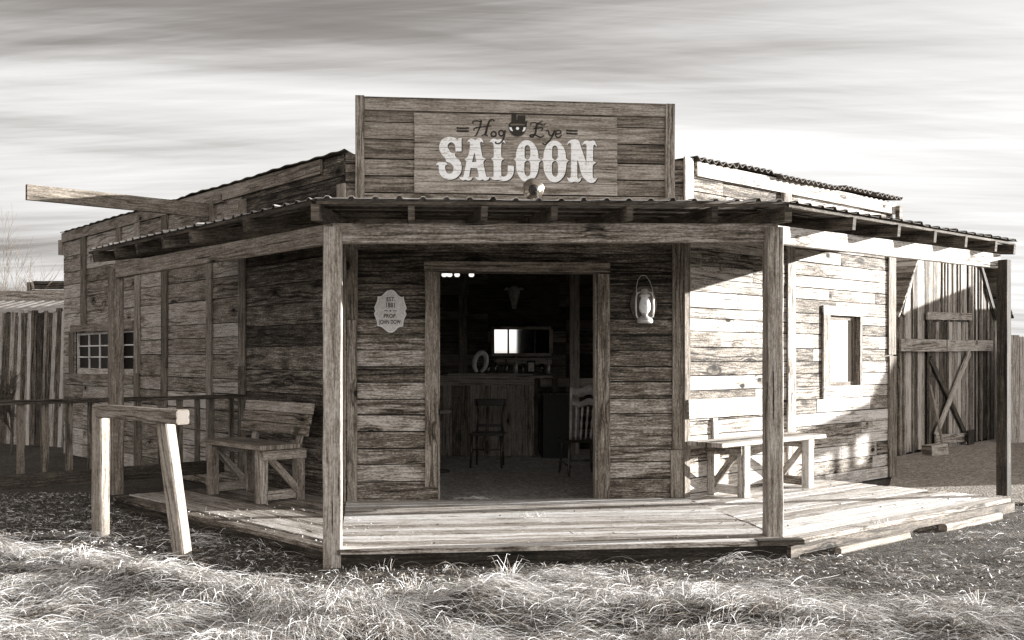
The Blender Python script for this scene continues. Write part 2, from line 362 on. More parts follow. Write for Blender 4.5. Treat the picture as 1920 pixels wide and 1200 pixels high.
# main roof: corrugated sheets falling outwards, low hipped
CEN = (LEND + REND + BEND + CC) / 4; 
def main_roof(mb, a, b, ov, amp, per, wob, rise=.3, fr=None):
    L = (b-a).length; n = int(L/per)*6; d = (b-a).normalized(); o = Vector((d.y, -d.x, 0))
    c = Vector((CEN.x, CEN.y, WT+rise)); prev = None; nsheet = 0
    for i in range(n+1):
        t = i/n; p = a.lerp(b, t) + o*ov; sh = math.floor(t*L/.7); random.seed(sh*13+int(L*10))
        dz = U(0, wob); dd = U(-wob, wob); 
        z = WT + .02 + amp*math.cos(2*math.pi*t*L/per) + dz; e = p + o*dd; e.z = z - .004
        top = p.lerp(c, .5); top.z = WT + .02 + rise*.5 + amp*math.cos(2*math.pi*t*L/per)
        if prev:
            mb.quad(prev[0], e, top, prev[1], tone=R(), smooth=True)
            e2, p2 = e.copy(), prev[0].copy(); e2.z -= .012; p2.z -= .012; mb.quad(p2, e2, e, prev[0], tone=.2)
            u2 = top.copy(); u2.z -= .012; v2 = prev[1].copy(); v2.z -= .012; mb.quad(e2, p2, v2, u2, tone=.1)
        prev = (e, top)
    random.seed(99)
part('main_roof', RUST, SAL, lambda mb: (main_roof(mb, LEND.copy(), PLw.copy()+LW.d*.12, .09, .006, .3, .012), main_roof(mb, REND.copy(), BEND.copy(), .09, .008, .15, .01), main_roof(mb, BEND.copy(), LEND.copy(), .09, .008, .15, .01), mb.prism([Vector((p.x*.5+CEN.x*.5, p.y*.5+CEN.y*.5, WT+.19)) for p in (CC, REND, BEND, LEND)], .02),
     mb.prism([Vector((p.x, p.y, WT+.16)) for p in (FW.pt(.3, 0, -.35), FW.pt(FW.L-.3, 0, -.35), PRw*.5+CEN*.5, PLw*.5+CEN*.5)], .02)), label='low roof of old metal sheets')
part('main_roof_edge', RUST, SAL, lambda mb: main_roof(mb, PRw.copy()+RW.d*.12, REND.copy(), .12, .02, .12, .045), label='crumpled rusty corrugated roof edge above sunlit wall')
# ------------------------------------------------------------------ false front
FFo = .06
ft0, ftop0 = FW.tz(683, 186, FFo); ft1, ftop1 = FW.tz(1248, 200, FFo); ftop = (ftop0+ftop1)/2 + .01
ff = plank_wall('false_front', FW, ft0-.08, ft1+.08, 2.85, ftop-.02, (.155, .21), SIGNW, base=FFo-.022, tone=(.0, .6), label='tall false front of horizontal planks above the porch')
for (a, b, zt) in ((666, 683, 180), (1248, 1265, 196)):
    z = FW.tz(a, zt, FFo)[1]; ta, tb = FW.hit(a, FFo+.03), FW.hit(b, FFo+.03)
    part('side_trim', TRIM, ff, lambda mb: mb.board(FW.pt((ta+tb)/2, 2.9, FFo-.02), FW.pt((ta+tb)/2, z, FFo-.02), tb-ta, .12, FW.d, tone=.75, jit=.002))
part('top_trim', TRIM, ff, lambda mb: (mb.board(FW.pt(ft0+.004, ftop-.06, FFo+.014), FW.pt(ft1-.004, ftop-.06, FFo+.014), .115, .026, Z3, tone=.8, jit=.001), mb.board(FW.pt(ft0, ftop+.004, FFo-.03), FW.pt(ft1, ftop+.004, FFo-.03), .015, .12, Z3, tone=.3)))
# ------------------------------------------------------------------ door frame
df = part('door_frame', TRIM, SAL, lambda mb: (
    mb.board(FW.pt(FW.hit(795, OUT), dtop+.055, OUT+.014), FW.pt(FW.hit(1143, OUT), dtop+.055, OUT+.014), .098, .028, Z3, tone=.55, jit=.002),
    vboard(mb, FW, 797, 821, .27, dtop, out=OUT, tone=.55), vboard(mb, FW, 1120, 1143, .12, dtop-.01, out=OUT, tone=.45),
    mb.board(FW.pt(dl-.01, .0, -.05), FW.pt(dl-.01, dtop, -.05), .05, .13, FW.d, tone=.8), mb.board(FW.pt(dr+.012, .0, -.05), FW.pt(dr+.012, dtop, -.05), .05, .13, FW.d, tone=.8),
    mb.board(FW.pt(dl, dtop+.012, -.06), FW.pt(dr, dtop+.012, -.06), .03, .12, Z3, tone=.1)))
part('threshold', DARK, SAL, lambda mb: mb.board(FW.pt(dl+.02, .07, .0), FW.pt(dr-.02, .07, .0), .1, .05, Z3, tone=.8))
# ------------------------------------------------------------------ left window
def window_left():
    w = MB(); o = -.03
    ta, tb = wl0, wl1
    w.board(LW.pt(ta-.12, wz1+.045, OUT+.014), LW.pt(tb+.06, wz1+.045, OUT+.014), .12, .035, Z3, tone=.6, jit=.002)
    w.board(LW.pt(ta-.15, wz0-.06, OUT+.014), LW.pt(tb+.06, wz0-.06, OUT+.014), .12, .035, Z3, tone=.6, jit=.002)
    w.board(LW.pt(ta-.11, wz0, OUT+.01), LW.pt(ta-.11, wz1, OUT+.01), .2, .03, LW.d, tone=.2)
    wf = w.build('window', TRIM, SAL, label='low wide window with white muntins in the left wall')
    s_ = MB()
    for (z, hgt) in ((wz1-.03, .06), (wz0+.045, .09)): s_.board(LW.pt(ta, z, o), LW.pt(tb, z, o), hgt, .035, Z3, tone=.5)
    for t_, wd in ((ta+.03, .06), (tb-.03, .06)): s_.board(LW.pt(t_, wz0+.09, o), LW.pt(t_, wz1-.06, o), wd, .034, LW.d, tone=.6)
    g0, g1 = ta+.06, tb-.06; h0, h1 = wz0+.09, wz1-.06
    for k in range(1, 5): t_ = g0+(g1-g0)*k/5; s_.board(LW.pt(t_, h0, o), LW.pt(t_, h1, o), .022, .03, LW.d, tone=.9)
    for k in range(1, 3): z = h0+(h1-h0)*k/3; s_.board(LW.pt(g0, z, o), LW.pt(g1, z, o), .02, .028, Z3, tone=.9)
    s_.build('sash', DECK, wf)
    p = MB(); p.board(LW.pt(g0, (h0+h1)/2, o-.008), LW.pt(g1, (h0+h1)/2, o-.008), h1-h0, .004, Z3); p.build('pane', PANE, wf)
window_left()
def window_right():
    o = OUT
    w = MB(); tA, zA = RW.tz(1541, 572, o); tB, zB = RW.tz(1614, 745, o)
    w.board(RW.pt(tA, rz1+.05, o+.013), RW.pt(tB, rz1+.05, o+.013), .11, .026, Z3, tone=.85); w.board(RW.pt(tA, rz0-.075, o+.013), RW.pt(tB, rz0-.075, o+.013), .15, .026, Z3, tone=.75)
    w.board(RW.pt((tA+rw0)/2, rz0, o+.013), RW.pt((tA+rw0)/2, rz1, o+.013), rw0-tA, .026, RW.d, tone=.3); w.board(RW.pt((tB+rw1)/2, rz0, o+.013), RW.pt((tB+rw1)/2, rz1, o+.013), tB-rw1, .026, RW.d, tone=.45)
    for t_ in (rw0, rw1): w.board(RW.pt(t_, rz0, -.03), RW.pt(t_, rz1, -.03), .02, .13, RW.d, tone=.2)
    wf = w.build('window', WALLR, SAL, label='small framed window recessed in the sunlit right wall')
    s_ = MB()
    for t_ in (rw0+.03, rw1-.035): s_.board(RW.pt(t_, rz0, -.03), RW.pt(t_, rz1, -.03), .05, .03, RW.d, tone=.3)
    for z in (rz0+.02, rz1-.03): s_.board(RW.pt(rw0+.055, z, -.03), RW.pt(rw1-.06, z, -.03), .05, .03, Z3, tone=.5)
    s_.build('sash', TRIM, wf)
    m, nt, b = newmat('dusty_pane'); q = N(nt); uv = q.n('ShaderNodeTexCoord').outputs['UV']
    d = q.n('ShaderNodeVectorMath', {0: q.n('ShaderNodeVectorMath', {0: uv, 1: (.26, .42, 0)}, operation='SUBTRACT').outputs[0], 1: (4.4, 3.0, 1)}, operation='MULTIPLY')
    ln = q.n('ShaderNodeVectorMath', {0: d.outputs[0]}, operation='LENGTH').outputs['Value']
    nz = q.noise(uv, 17, 5, .7); f = q.m('MULTIPLY', q.rng(ln, 1.0, .75), q.rng(nz, .4, .62))
    nt.links.new(q.ramp(f, [(0, sep(.27)), (1, sep(.13))]), b.inputs['Base Color']); b.inputs['Roughness'].default_value = .25
    p = MB(); tl, tr = rw0+.05, rw1-.055; b0 = 0
    p.quad(RW.pt(tl, rz0, -.035), RW.pt(tr, rz0, -.035), RW.pt(tr, rz1, -.035), RW.pt(tl, rz1, -.035)); p.build('pane', m, wf, label='dusty pale pane with a faint round smear')
window_right()
# hoist beam jutting from the left wall
th_ = LW.hit(401); ph = LW.pt(th_, 3.34, 0)
hb = part('hoist_beam', FASC, SAL, lambda mb: (mb.board(ph + LW.n*.03, ph + LW.n*2.13, .165, .06, Z3, tone=.8, jit=.0015), ), label='long plank beam jutting out from the upper left wall')
part('hoist_bracket', TRIM, SAL, lambda mb: (mb.board(LW.pt(th_+.09, 3.2, .05), LW.pt(th_+.09, 3.47, .05), .07, .07, LW.d, tone=.4), mb.board(LW.pt(th_-.1, 3.46, .05), LW.pt(th_+.35, 3.46, .05), .1, .05, Z3, tone=.5)))
# ------------------------------------------------------------------ porch deck
def deck_section(name, P0, P1, W1, W0, label, pw=(.13, .16), tone=(0, 1), mat=DECK, flip=False, edge_tone=None):
    # P0->P1 outer edge, W0->W1 wall edge (W0 behind P0); planks parallel to the outer edge, mitred at both ends
    mb = MB(); d = (P1-P0).normalized(); nin = Vector((-d.y, d.x, 0))
    if nin.dot(W0-P0) < 0: nin = -nin
    depth = max((W0-P0).dot(nin), (W1-P0).dot(nin)); y = -.02; k = 0
    def clip(y):
        o = P0 + nin*y
        e0 = (W0-P0); e1 = (W1-P1)
        s0 = cross2(o, d, P0, e0); s1 = cross2(o, d, P1, e1); 
        den = W1-W0; r = cross2(o, d, W0, den)            # the wall edge cuts rows beyond its nearer end
        if (W0-P0).dot(nin) < y: s0 = max(s0, r) if nin.dot(W0-P0) < nin.dot(W1-P0) else s0
        if (W1-P0).dot(nin) < y: s1 = min(s1, r)
        return s0, s1
    while y < depth - .02:
        w = U(*pw); y1 = min(y+w, depth-.005); g = U(.004, .013)
        a0, a1 = clip(y + g); b0, b1 = clip(y1 - .001)
        if a1 - a0 < .05: break
        if b1 < b0: b1 = b0 = (b0+b1)/2
        z = DZ + U(-.004, .004); j = U(-.012, .012) if False else 0
        pts = [P0+nin*(y+g)+d*(a0+.004), P0+nin*(y+g)+d*(a1-.004), P0+nin*(y1-.001)+d*(b1-.004), P0+nin*(y1-.001)+d*(b0+.004)]
        zz = [z+U(-.003, .003) for _ in range(2)]; pts = [Vector((p.x, p.y, zz[0] if i in (0, 3) else zz[1])) for i, p in enumerate(pts)]
        # split long boards into segments so their edges wander
        segs = 6; tn = U(*tone)
        off = (U(0, 60), U(0, 60)); base = len(mb.v)
        for q_ in range(segs+1):
            f = q_/segs; A = pts[0].lerp(pts[1], f); B = pts[3].lerp(pts[2], f); wA = U(-.0025, .0025); wB = U(-.0025, .0025)
            A = A + nin*wA; B = B + nin*wB
            for p in (A, B): mb.v.append(p.copy())
            for p in (A, B): mb.v.append(Vector((p.x, p.y, p.z-.038)))
        L = (pts[1]-pts[0]).length
        for q_ in range(segs):
            c = base+q_*4; u0 = off[0]+L*q_/segs; u1 = off[0]+L*(q_+1)/segs; v0 = off[1]; v1 = off[1]+w
            mb.face((c, c+4, c+5, c+1), [(u0, v0), (u1, v0), (u1, v1), (u0, v1)], tn)
            mb.face((c+2, c+6, c+4, c), [(u0, v0-.04), (u1, v0-.04), (u1, v0), (u0, v0)], tn if y > 0 else tn*.5)
            mb.face((c+1, c+5, c+7, c+3), [(u0, v1), (u1, v1), (u1, v1+.04), (u0, v1+.04)], tn)
        c = base; mb.face((c, c+1, c+3, c+2), [(0, 0), (0, .1), (.04, .1), (.04, 0)], tn)
        c = base+segs*4; mb.face((c, c+2, c+3, c+1), [(0, 0), (.04, 0), (.04, .1), (0, .1)], tn)
        y = y1; k += 1
    return mb.build(name, mat, SAL, label=label)
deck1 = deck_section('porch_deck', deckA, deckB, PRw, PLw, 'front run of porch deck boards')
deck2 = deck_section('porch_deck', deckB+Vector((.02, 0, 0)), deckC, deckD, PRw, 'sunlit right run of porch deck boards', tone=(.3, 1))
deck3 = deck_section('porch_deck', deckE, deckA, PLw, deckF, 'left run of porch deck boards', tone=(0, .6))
def edge(mb, a, b, z1, z0, inset, tone, n=1, jit=.003, th=.04):
    d = (b-a).normalized(); o = Vector((d.y, -d.x, 0)); zc = (z0+z1)/2
    for k in range(n):
        p = a.lerp(b, k/n) - o*inset; q_ = a.lerp(b, (k+1)/n) - o*inset
        mb.board(Vector((p.x, p.y, zc)), Vector((q_.x, q_.y, zc)) - d*.004, z1-z0, th, Z3, tone=tone*U(.7, 1.2), jit=jit)
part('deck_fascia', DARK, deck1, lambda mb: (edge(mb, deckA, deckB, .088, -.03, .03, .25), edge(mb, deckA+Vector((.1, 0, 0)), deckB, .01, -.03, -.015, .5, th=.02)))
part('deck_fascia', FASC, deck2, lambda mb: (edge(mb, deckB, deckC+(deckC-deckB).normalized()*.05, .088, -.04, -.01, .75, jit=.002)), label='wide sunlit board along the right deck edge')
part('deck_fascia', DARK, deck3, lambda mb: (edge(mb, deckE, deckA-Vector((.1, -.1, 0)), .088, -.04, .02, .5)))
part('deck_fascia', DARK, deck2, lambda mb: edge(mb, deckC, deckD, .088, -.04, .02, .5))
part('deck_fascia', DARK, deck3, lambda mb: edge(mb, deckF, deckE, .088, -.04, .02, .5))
# broken board end at the front right corner
part('deck_board_end', DARK, deck1, lambda mb: mb.board(deckB+Vector((-.25, -.02, -.015)), deckB+Vector((.12, .03, -.015)), .1, .04, Vector((0, 1, 0)), tone=.7))
# poles lying along the right edge
def pole_at(a, b, r, lab, tn=.8):
    mb = MB(); mb.board(a, b, r*1.9, r*2, Z3, tone=tn, jit=.003, ch=r*.45, seg=6); mb.build('timber_pole', PALE, None, label=lab, cat='pole', group='poles lying along the deck edge')
pole_at(G(1572, 1033, .02), G(1702, 1004, .02), .028, 'pale squared pole lying below the middle of right deck edge')
pole_at(G(1768, 990, .02), G(1872, 968, .02), .04, 'pale round pole lying below the far right deck edge')
# ------------------------------------------------------------------ posts and beams
def post(p, z0, z1, w, d, tone, label=None, lean=(0, 0), mat=POST):
    return part('porch_post', mat, SAL, lambda mb: mb.board(Vector((p.x, p.y, z0)), Vector((p.x+lean[0], p.y+lean[1], z1)), w, w, d, tone=tone, jit=.0025, ch=.006, seg=9), label=label)
post(postA, -.03, 2.53, .135, FW.d, .75, 'front left porch post')
post(postB, .10, 2.60, .13, FW.d, .6, 'front right porch post')
post(postC, .13, 2.57, .11, RW.d, .1, 'dark weathered far right porch post', mat=RAIL)
post(postE, .13, 2.49, .125, LW.d, .45, 'far left porch post', mat=TRIM)
def beam(a, b, za, zb, h, th, tone, mat=BEAM, label=None):
    part('porch_beam', mat, SAL, lambda mb: mb.board(Vector((a.x, a.y, za+h/2)), Vector((b.x, b.y, zb+h/2)), h, th, Z3, tone=tone, jit=.002, ch=.004, seg=12), label=label)
io = -FW.n*.055
beam(postA+io-FW.d*.02, postB+io+FW.d*.05, 2.415, 2.49, .15, .07, .6, label='front porch beam with deep grain')
beam(postB+FW.d*.02-RW.n*.08, postC-RW.n*.06, 2.485, 2.485, .15, .06, .9, WALLR, 'sunlit right porch beam')
beam(postE-LW.n*.0, postA-LW.n*.05-FW.d*.03, 2.39, 2.415, .15, .06, .65, TRIM, 'left porch beam')
# ------------------------------------------------------------------ porch roof
wallL = Frame(LEND, PLw)

def wall_foot(p, fr): s_ = (p-fr.o).dot(fr.n); q_ = p - fr.n*s_; return Vector((q_.x, q_.y, RZ))
wE = wall_foot(eE, LW); wC = wall_foot(eC, RW)
wA = Vector((PLw.x, PLw.y, RZ)); wB = Vector((PRw.x, PRw.y, RZ))
def sheet(a, b, wa, wb, per, label, ribh=.016, tone=(.3, .9), mat=None):
    mb = MB(); L = (b-a).length; d = (b-a).normalized(); o = Vector((d.y, -d.x, 0)); n = round(L/per); prev = None
    prof = [(0, 0), (.36, 0), (.43, 1), (.57, 1), (.64, 0)]
    pts = []
    for i in range(n):
        sh = i//4; random.seed(sh*31+int(L*100)); oz = U(0, .006); oo = U(-.012, .012)
        for (f, h) in prof:
            t = (i+f)/n; pts.append((t, h*ribh*(1.5 if i % 4 == 3 else 1) + oz, oo))
    pts.append((1, 0, 0)); random.seed(5)
    for (t, h, oo) in pts:
        e = a.lerp(b, t) + o*oo + Z3*(h+.012); w_ = wa.lerp(wb, t) + Z3*(h+.012)
        mid = e.lerp(w_, .5) + Z3*U(-.002, .002)
        if prev:
            for (p0, p1, p2, p3) in ((prev[0], e, mid, prev[1]), (prev[1], mid, w_, prev[2])): mb.quad(p0, p1, p2, p3, tone=U(*tone))
            dn = Vector((0, 0, -.004)); mb.quad(prev[0]+dn, e+dn, e, prev[0], tone=.1)
        prev = (e, mid, w_)
    return mb.build('porch_roof', mat or METAL, SAL, label=label)
sheet(eA, eB, wA, wB, .175, 'front run of ribbed metal porch roof')
sheet(eE, eA, wE, wA, .175, 'left run of ribbed metal porch roof')
sheet(eB, eC, wB, wC, .175, 'right run of ribbed metal porch roof', mat=RUST)
RH = .105
def rafter(e, nin, L, ze, zw, tone, w=.048, h=RH, mat=DARK):
    def f(mb):
        a = Vector((e.x, e.y, ze-.028-h/2)); b = a + nin*L; b.z += zw-ze
        mb.board(a, b, h, w, Z3, tone=tone, jit=.002, seg=3)
    part('rafter', mat, SAL, f)
def eave_pt(a, b, u):
    fr = Frame(a, b); t = fr.hit(u); return fr.pt(t, 0), a.z+(b.z-a.z)*t/fr.L
Ff = Frame(eA, eB)
for u in (771, 909, 1041, 1183, 1343):
    e, z = eave_pt(eA, eB, u); e = e - FW.n*.04; L = cross2(e, -FW.n, PLw, FW.d); rafter(e, -FW.n, L, z, RZ, U(.5, .9), mat=RAIL)
for (a, b, fr, us, hipo, hipw) in ((eE, eA, LW, (179, 220, 260, 309, 361, 462), eA, wA), (eB, eC, RW, (1598, 1682, 1750, 1808, 1864, 1899), eB, wB)):
    for u in us:
        e, z = eave_pt(a, b, u); e = e + fr.n*.02
        Lw = cross2(e, -fr.n, fr.o, fr.d); Lh = cross2(e, -fr.n, hipo, hipw-hipo)
        L = Lw if (Lh <= 0 or Lh > Lw) else Lh
        rafter(e, -fr.n, L, z, z+(RZ-z)*min(1, L/Lw), U(.4, .8), mat=RAIL)
for (e, w_) in ((eA, wA), (eB, wB)):
    d = (w_-e); d.z = 0; L = d.length; d.normalize(); rafter(e+d*.02, d, L, e.z, RZ, .8, w=.06, h=.115, mat=RAIL)
def purlins(a, b, wa, wb):
    def f(mb):
        for k, fr_ in enumerate((.03, .28, .52, .76, .97)):
            p = a.lerp(wa, fr_); q_ = b.lerp(wb, fr_); p = p+Vector((0, 0, -.014)); q_ = q_+Vector((0, 0, -.014))
            mb.board(p, q_, .07, .022, (wa-a), tone=U(.2, .8), seg=1)
    part('purlins', RAIL, SAL, f)
purlins(eA, eB, wA, wB); purlins(eE, eA, wE, wA); purlins(eB, eC, wB, wC)
# ------------------------------------------------------------------ filled outlines (lettering, plaques)
def fill(loops, depth=.001):
    cu = bpy.data.curves.new('tmp', 'CURVE'); cu.dimensions = '2D'; cu.fill_mode = 'BOTH'; cu.extrude = depth/2
    for lp in loops:
        sp_ = cu.splines.new('POLY'); sp_.points.add(len(lp)-1)
        for i, p in enumerate(lp): sp_.points[i].co = (p[0], p[1], 0, 1)
        sp_.use_cyclic_u = True
    ob = bpy.data.objects.new('tmp', cu); COL.objects.link(ob); dg = bpy.context.evaluated_depsgraph_get()
    me = bpy.data.meshes.new_from_object(ob.evaluated_get(dg)); vs = [v.co.copy() for v in me.vertices]; fs = [tuple(p.vertices) for p in me.polygons]
    bpy.data.objects.remove(ob); bpy.data.curves.remove(cu); bpy.data.meshes.remove(me); return vs, fs
def text_mesh(body, size, depth=.002, bold=.0, xs=1.0):
    cu = bpy.data.curves.new('tmp', 'FONT'); cu.body = body; cu.size = size; cu.extrude = depth/2; cu.offset = bold; cu.align_x = 'CENTER'; cu.align_y = 'CENTER'; cu.space_character = 1.05
    ob = bpy.data.objects.new('tmp', cu); COL.objects.link(ob); dg = bpy.context.evaluated_depsgraph_get()
    me = bpy.data.meshes.new_from_object(ob.evaluated_get(dg)); vs = [Vector((v.co.x*xs, v.co.y, v.co.z)) for v in me.vertices]; fs = [tuple(p.vertices) for p in me.polygons]
    bpy.data.objects.remove(ob); bpy.data.curves.remove(cu); bpy.data.meshes.remove(me); return vs, fs
def put(mb, vf, fr, out, t0=0, z0=0, tone=.5, mat=0):
    vs, fs = vf; b = len(mb.v)
    for v in vs: mb.v.append(fr.pt(t0+v.x, z0+v.y, out+v.z))
    for f in fs: mb.face([b+i for i in f], [(vs[i].x, vs[i].y) for i in f], tone, mat)
def smooth(pts, k=3, sharp=50):                # Catmull-Rom rounding that keeps sharp corners
    n = len(pts); out = []
    for i in range(n):
        p0, p1, p2, p3 = [Vector((*pts[(i+j) % n], 0)) for j in (-1, 0, 1, 2)]
        a1 = math.degrees((p1-p0).angle(p2-p1, 0)); a2 = math.degrees((p2-p1).angle(p3-p2, 0))
        t1 = (p2-p0)*.5 if a1 < sharp else (p2-p1); t2 = (p3-p1)*.5 if a2 < sharp else (p2-p1)
        L = (p2-p1).length
        if t1.length > L*1.2: t1 = t1.normalized()*L*1.2
        if t2.length > L*1.2: t2 = t2.normalized()*L*1.2
        for j in range(k):
            s_ = j/k; h = (2*s_**3-3*s_**2+1, s_**3-2*s_**2+s_, -2*s_**3+3*s_**2, s_**3-s_**2)
            q_ = p1*h[0]+t1*h[1]+p2*h[2]+t2*h[3]; out.append((q_.x, q_.y))
    return out
def ribbon(pts, w, mbp, k=4):
    P_ = [Vector((*p, 0)) for p in pts]; n = len(P_); cur = []
    for i in range(n-1):
        p0, p1, p2, p3 = P_[max(i-1, 0)], P_[i], P_[i+1], P_[min(i+2, n-1)]
        for j in range(k):
            s_ = j/k; h = (2*s_**3-3*s_**2+1, s_**3-2*s_**2+s_, -2*s_**3+3*s_**2, s_**3-s_**2)
            cur.append(p1*h[0]+(p2-p0)*.5*h[1]+p2*h[2]+(p3-p1)*.5*h[3])
    cur.append(P_[-1]); m = len(cur); l, r = [], []
    for i, c in enumerate(cur):
        t = (cur[min(i+1, m-1)]-cur[max(i-1, 0)]).normalized(); nn = Vector((-t.y, t.x, 0)); f = i/(m-1)
        ww = (w[0]+(w[1]-w[0])*f)/2 * (.55+.45*math.sin(math.pi*min(1, max(0, f))) if len(w) > 2 else 1) * (1+.12*math.sin(i*2.3))
        l.append(c+nn*ww); r.append(c-nn*ww)
    return l, r
# ------------------------------------------------------------------ the sign
SO = FFo + .004
st0, szt = FW.tz(777, 211, SO+.02); st1, _ = FW.tz(1157, 222, SO+.02); _, szb = FW.tz(776, 361, SO+.02)
SIGN = thing('saloon_sign', 'wide plank sign painted Hog Eye SALOON on the false front', 'sign', loc=FW.pt((st0+st1)/2, szb, SO))
mb = MB(); zs = [szb + (szt-szb)*k/7 for k in range(8)]
for i in range(7): mb.board(FW.pt(st0+U(-.003, .003), (zs[i]+zs[i+1])/2, SO+.011), FW.pt(st1+U(-.003, .003), (zs[i]+zs[i+1])/2, SO+.011), zs[i+1]-zs[i]-.003, .022, Z3, tone=U(.45, 1))
mb.build('board', SIGNW, SIGN)
PO = SO + .022
def sg(pts, sc_, ox, oy, du=0, dv=0):
    return [FW.tz(ox+x/sc_+du, oy+y/sc_+dv, PO) for (x, y) in pts]
LS = [[(665,110),(665,410),(530,410),(522,300),(500,240),(450,205),(400,213),(358,258),(355,315),(390,380),(440,440),(515,452),(530,525),(600,590),(650,660),(668,750),(658,850),(620,930),(550,1000),(450,1040),(350,1040),(250,1000),(180,920),(155,830),(150,730),(128,710),(95,725),(102,690),(130,655),(180,650),(298,654),(335,682),(350,725),(320,705),(298,735),(295,790),(315,850),(350,900),(400,910),(450,885),(480,830),(485,760),(460,715),(415,675),(355,652),(318,632),(305,580),(270,530),(220,480),(175,400),(160,310),(175,230),(220,150),(290,100),(380,78),(470,88),(530,112),(570,140),(600,115)]]
LA = [[(790,205),(830,140),(880,118),(930,125),(975,155),(1020,120),(1075,105),(1120,130),(1150,180),(1160,215),(1130,200),(1100,190),(1085,215),(1085,260),(1100,340),(1140,530),(1215,575),(1160,635),(1165,720),(1200,880),(1225,975),(1255,985),(1298,975),(1275,1030),(1230,1060),(1180,1060),(1135,1035),(1090,1060),(1030,1050),(985,1010),(965,975),(1010,990),(1045,980),(1045,900),(1015,790),(870,780),(845,900),(840,985),(870,990),(915,975),(895,1030),(850,1060),(800,1060),(755,1045),(700,1060),(640,1030),(610,975),(650,990),(700,985),(715,930),(770,640),(725,580),(800,530),(840,400),(855,260),(855,210),(840,190),(815,190)], [(955,430),(1000,640),(900,650),(948,455)]]
LL = [[(1290,205),(1330,145),(1390,118),(1470,140),(1560,130),(1620,160),(1660,235),(1610,200),(1575,215),(1560,260),(1560,520),(1620,580),(1560,640),(1560,960),(1600,975),(1660,960),(1700,900),(1705,720),(1845,735),(1840,860),(1810,960),(1740,1040),(1640,1075),(1560,1070),(1490,1045),(1440,1055),(1370,1040),(1325,1000),(1302,975),(1350,980),(1385,960),(1380,640),(1330,575),(1385,520),(1385,260),(1370,215),(1330,200)]]
LO = [[(300,145),(380,160),(450,210),(510,290),(545,380),(560,480),(562,520),(622,578),(575,620),(565,700),(545,820),(500,920),(440,985),(370,1025),(290,1028),(220,1000),(160,930),(110,830),(85,720),(80,600),(35,560),(80,510),(85,430),(110,330),(160,230),(230,165)], [(270,300),(290,265),(325,252),(362,270),(385,320),(385,490),(360,540),(325,562),(290,540),(268,500)], [(325,580),(365,596),(388,640),(388,830),(370,890),(330,915),(290,890),(265,830),(262,640),(285,598)]]
LO2 = [[(x+583, y+8) for (x, y) in lp] for lp in LO]
LN = [[(1165,245),(1190,180),(1250,140),(1340,130),(1400,150),(1430,190),(1470,320),(1572,610),(1578,260),(1550,230),(1480,245),(1520,180),(1580,155),(1650,170),(1710,155),(1760,180),(1805,290),(1750,240),(1720,260),(1715,580),(1780,620),(1710,690),(1712,930),(1740,960),(1800,950),(1770,1010),(1710,1050),(1640,1045),(1570,1000),(1500,920),(1450,800),(1420,650),(1380,560),(1385,940),(1410,965),(1465,935),(1450,1000),(1400,1040),(1350,1035),(1310,1025),(1260,1040),(1200,1010),(1160,930),(1210,955),(1245,930),(1250,240),(1220,205)]]
for nm, lt, s_, ox in (('S', LS, 12, 810), ('A', LA, 12, 810), ('L', LL, 12, 810), ('O', LO, 11.294, 960), ('O', LO2, 11.294, 960), ('N', LN, 11.294, 960)):
    mb = MB(); lo = [smooth(l) for l in lt]
    put(mb, fill([sg(l, s_, ox, 250, 1.7, 1.5) for l in lo], .001), FW, PO+.001, mat=1)
    put(mb, fill([sg(l, s_, ox, 250) for l in lo], .001), FW, PO+.0025, mat=0)
    mb.build('painted_letter', [WHITEP, DKP], SIGN, label='white painted letter %s with dark drop edge' % nm)
mb = MB()
for i in range(1, 7): mb.board(FW.pt(st0+.002, zs[i], PO+.0018), FW.pt(st1-.002, zs[i], PO+.0018), .0035, .0036, Z3, tone=U(.2, .8))
mb.build('board_seam', plain('seam_line', .13, .9), SIGN)
def strokes(mb, lst, sc_=7.385, ox=840, oy=205, out=.0045, mat=0):
    for pts, w in lst:
        l, r = ribbon(pts, w, None)
        b = len(mb.v)
        for a in l+r: t, z = FW.tz(ox+a.x/sc_, oy+a.y/sc_, PO); mb.v.append(FW.pt(t, z, PO+out))
        n = len(l)
        for i in range(n-1): mb.face((b+i, b+n+i, b+n+i+1, b+i+1), [(0, 0)]*4, R(), mat)
def ell(cx, cy, rx, ry, k=10, rot=0): return [(cx+rx*math.cos(2*math.pi*i/k+rot), cy+ry*math.sin(2*math.pi*i/k+rot)) for i in range(k+1)]
mb = MB()
strokes(mb, [([(352,200),(343,172),(395,160),(455,172)], (14,22)), ([(462,150),(445,230),(418,300),(388,362),(365,368)], (26,14)), ([(640,168),(618,142),(578,160),(552,220),(530,300),(512,365)], (20,34)), ([(462,368),(510,350),(552,372)], (14,18)), ([(360,295),(362,268),(420,250),(530,238),(598,232)], (18,18)),
    (ell(632,345,36,33,8), (24,22)), (ell(738,330,34,38,8), (22,20)), ([(790,290),(778,370),(750,440),(705,475),(655,468),(668,448)], (26,16))])
mb.build('painted_word', DKP, SIGN, label='dark script word Hog')
mb = MB()
strokes(mb, [([(1145,225),(1150,192),(1200,186),(1262,205),(1325,218),(1348,195)], (14,18)), ([(1308,160),(1270,185),(1235,198)], (14,20)), ([(1238,195),(1218,265),(1212,325),(1172,382),(1138,372),(1150,355),(1205,355),(1280,388),(1330,362)], (30,18)), ([(1180,265),(1240,262),(1308,258),(1292,300)], (16,20)),
    ([(1352,302),(1388,298),(1402,350),(1432,365),(1465,320)], (20,20)), ([(1478,288),(1448,370),(1395,445),(1345,490),(1308,468)], (26,16)), ([(1490,345),(1560,330),(1550,298),(1510,295),(1488,340),(1500,382),(1540,388),(1575,352)], (20,18))])
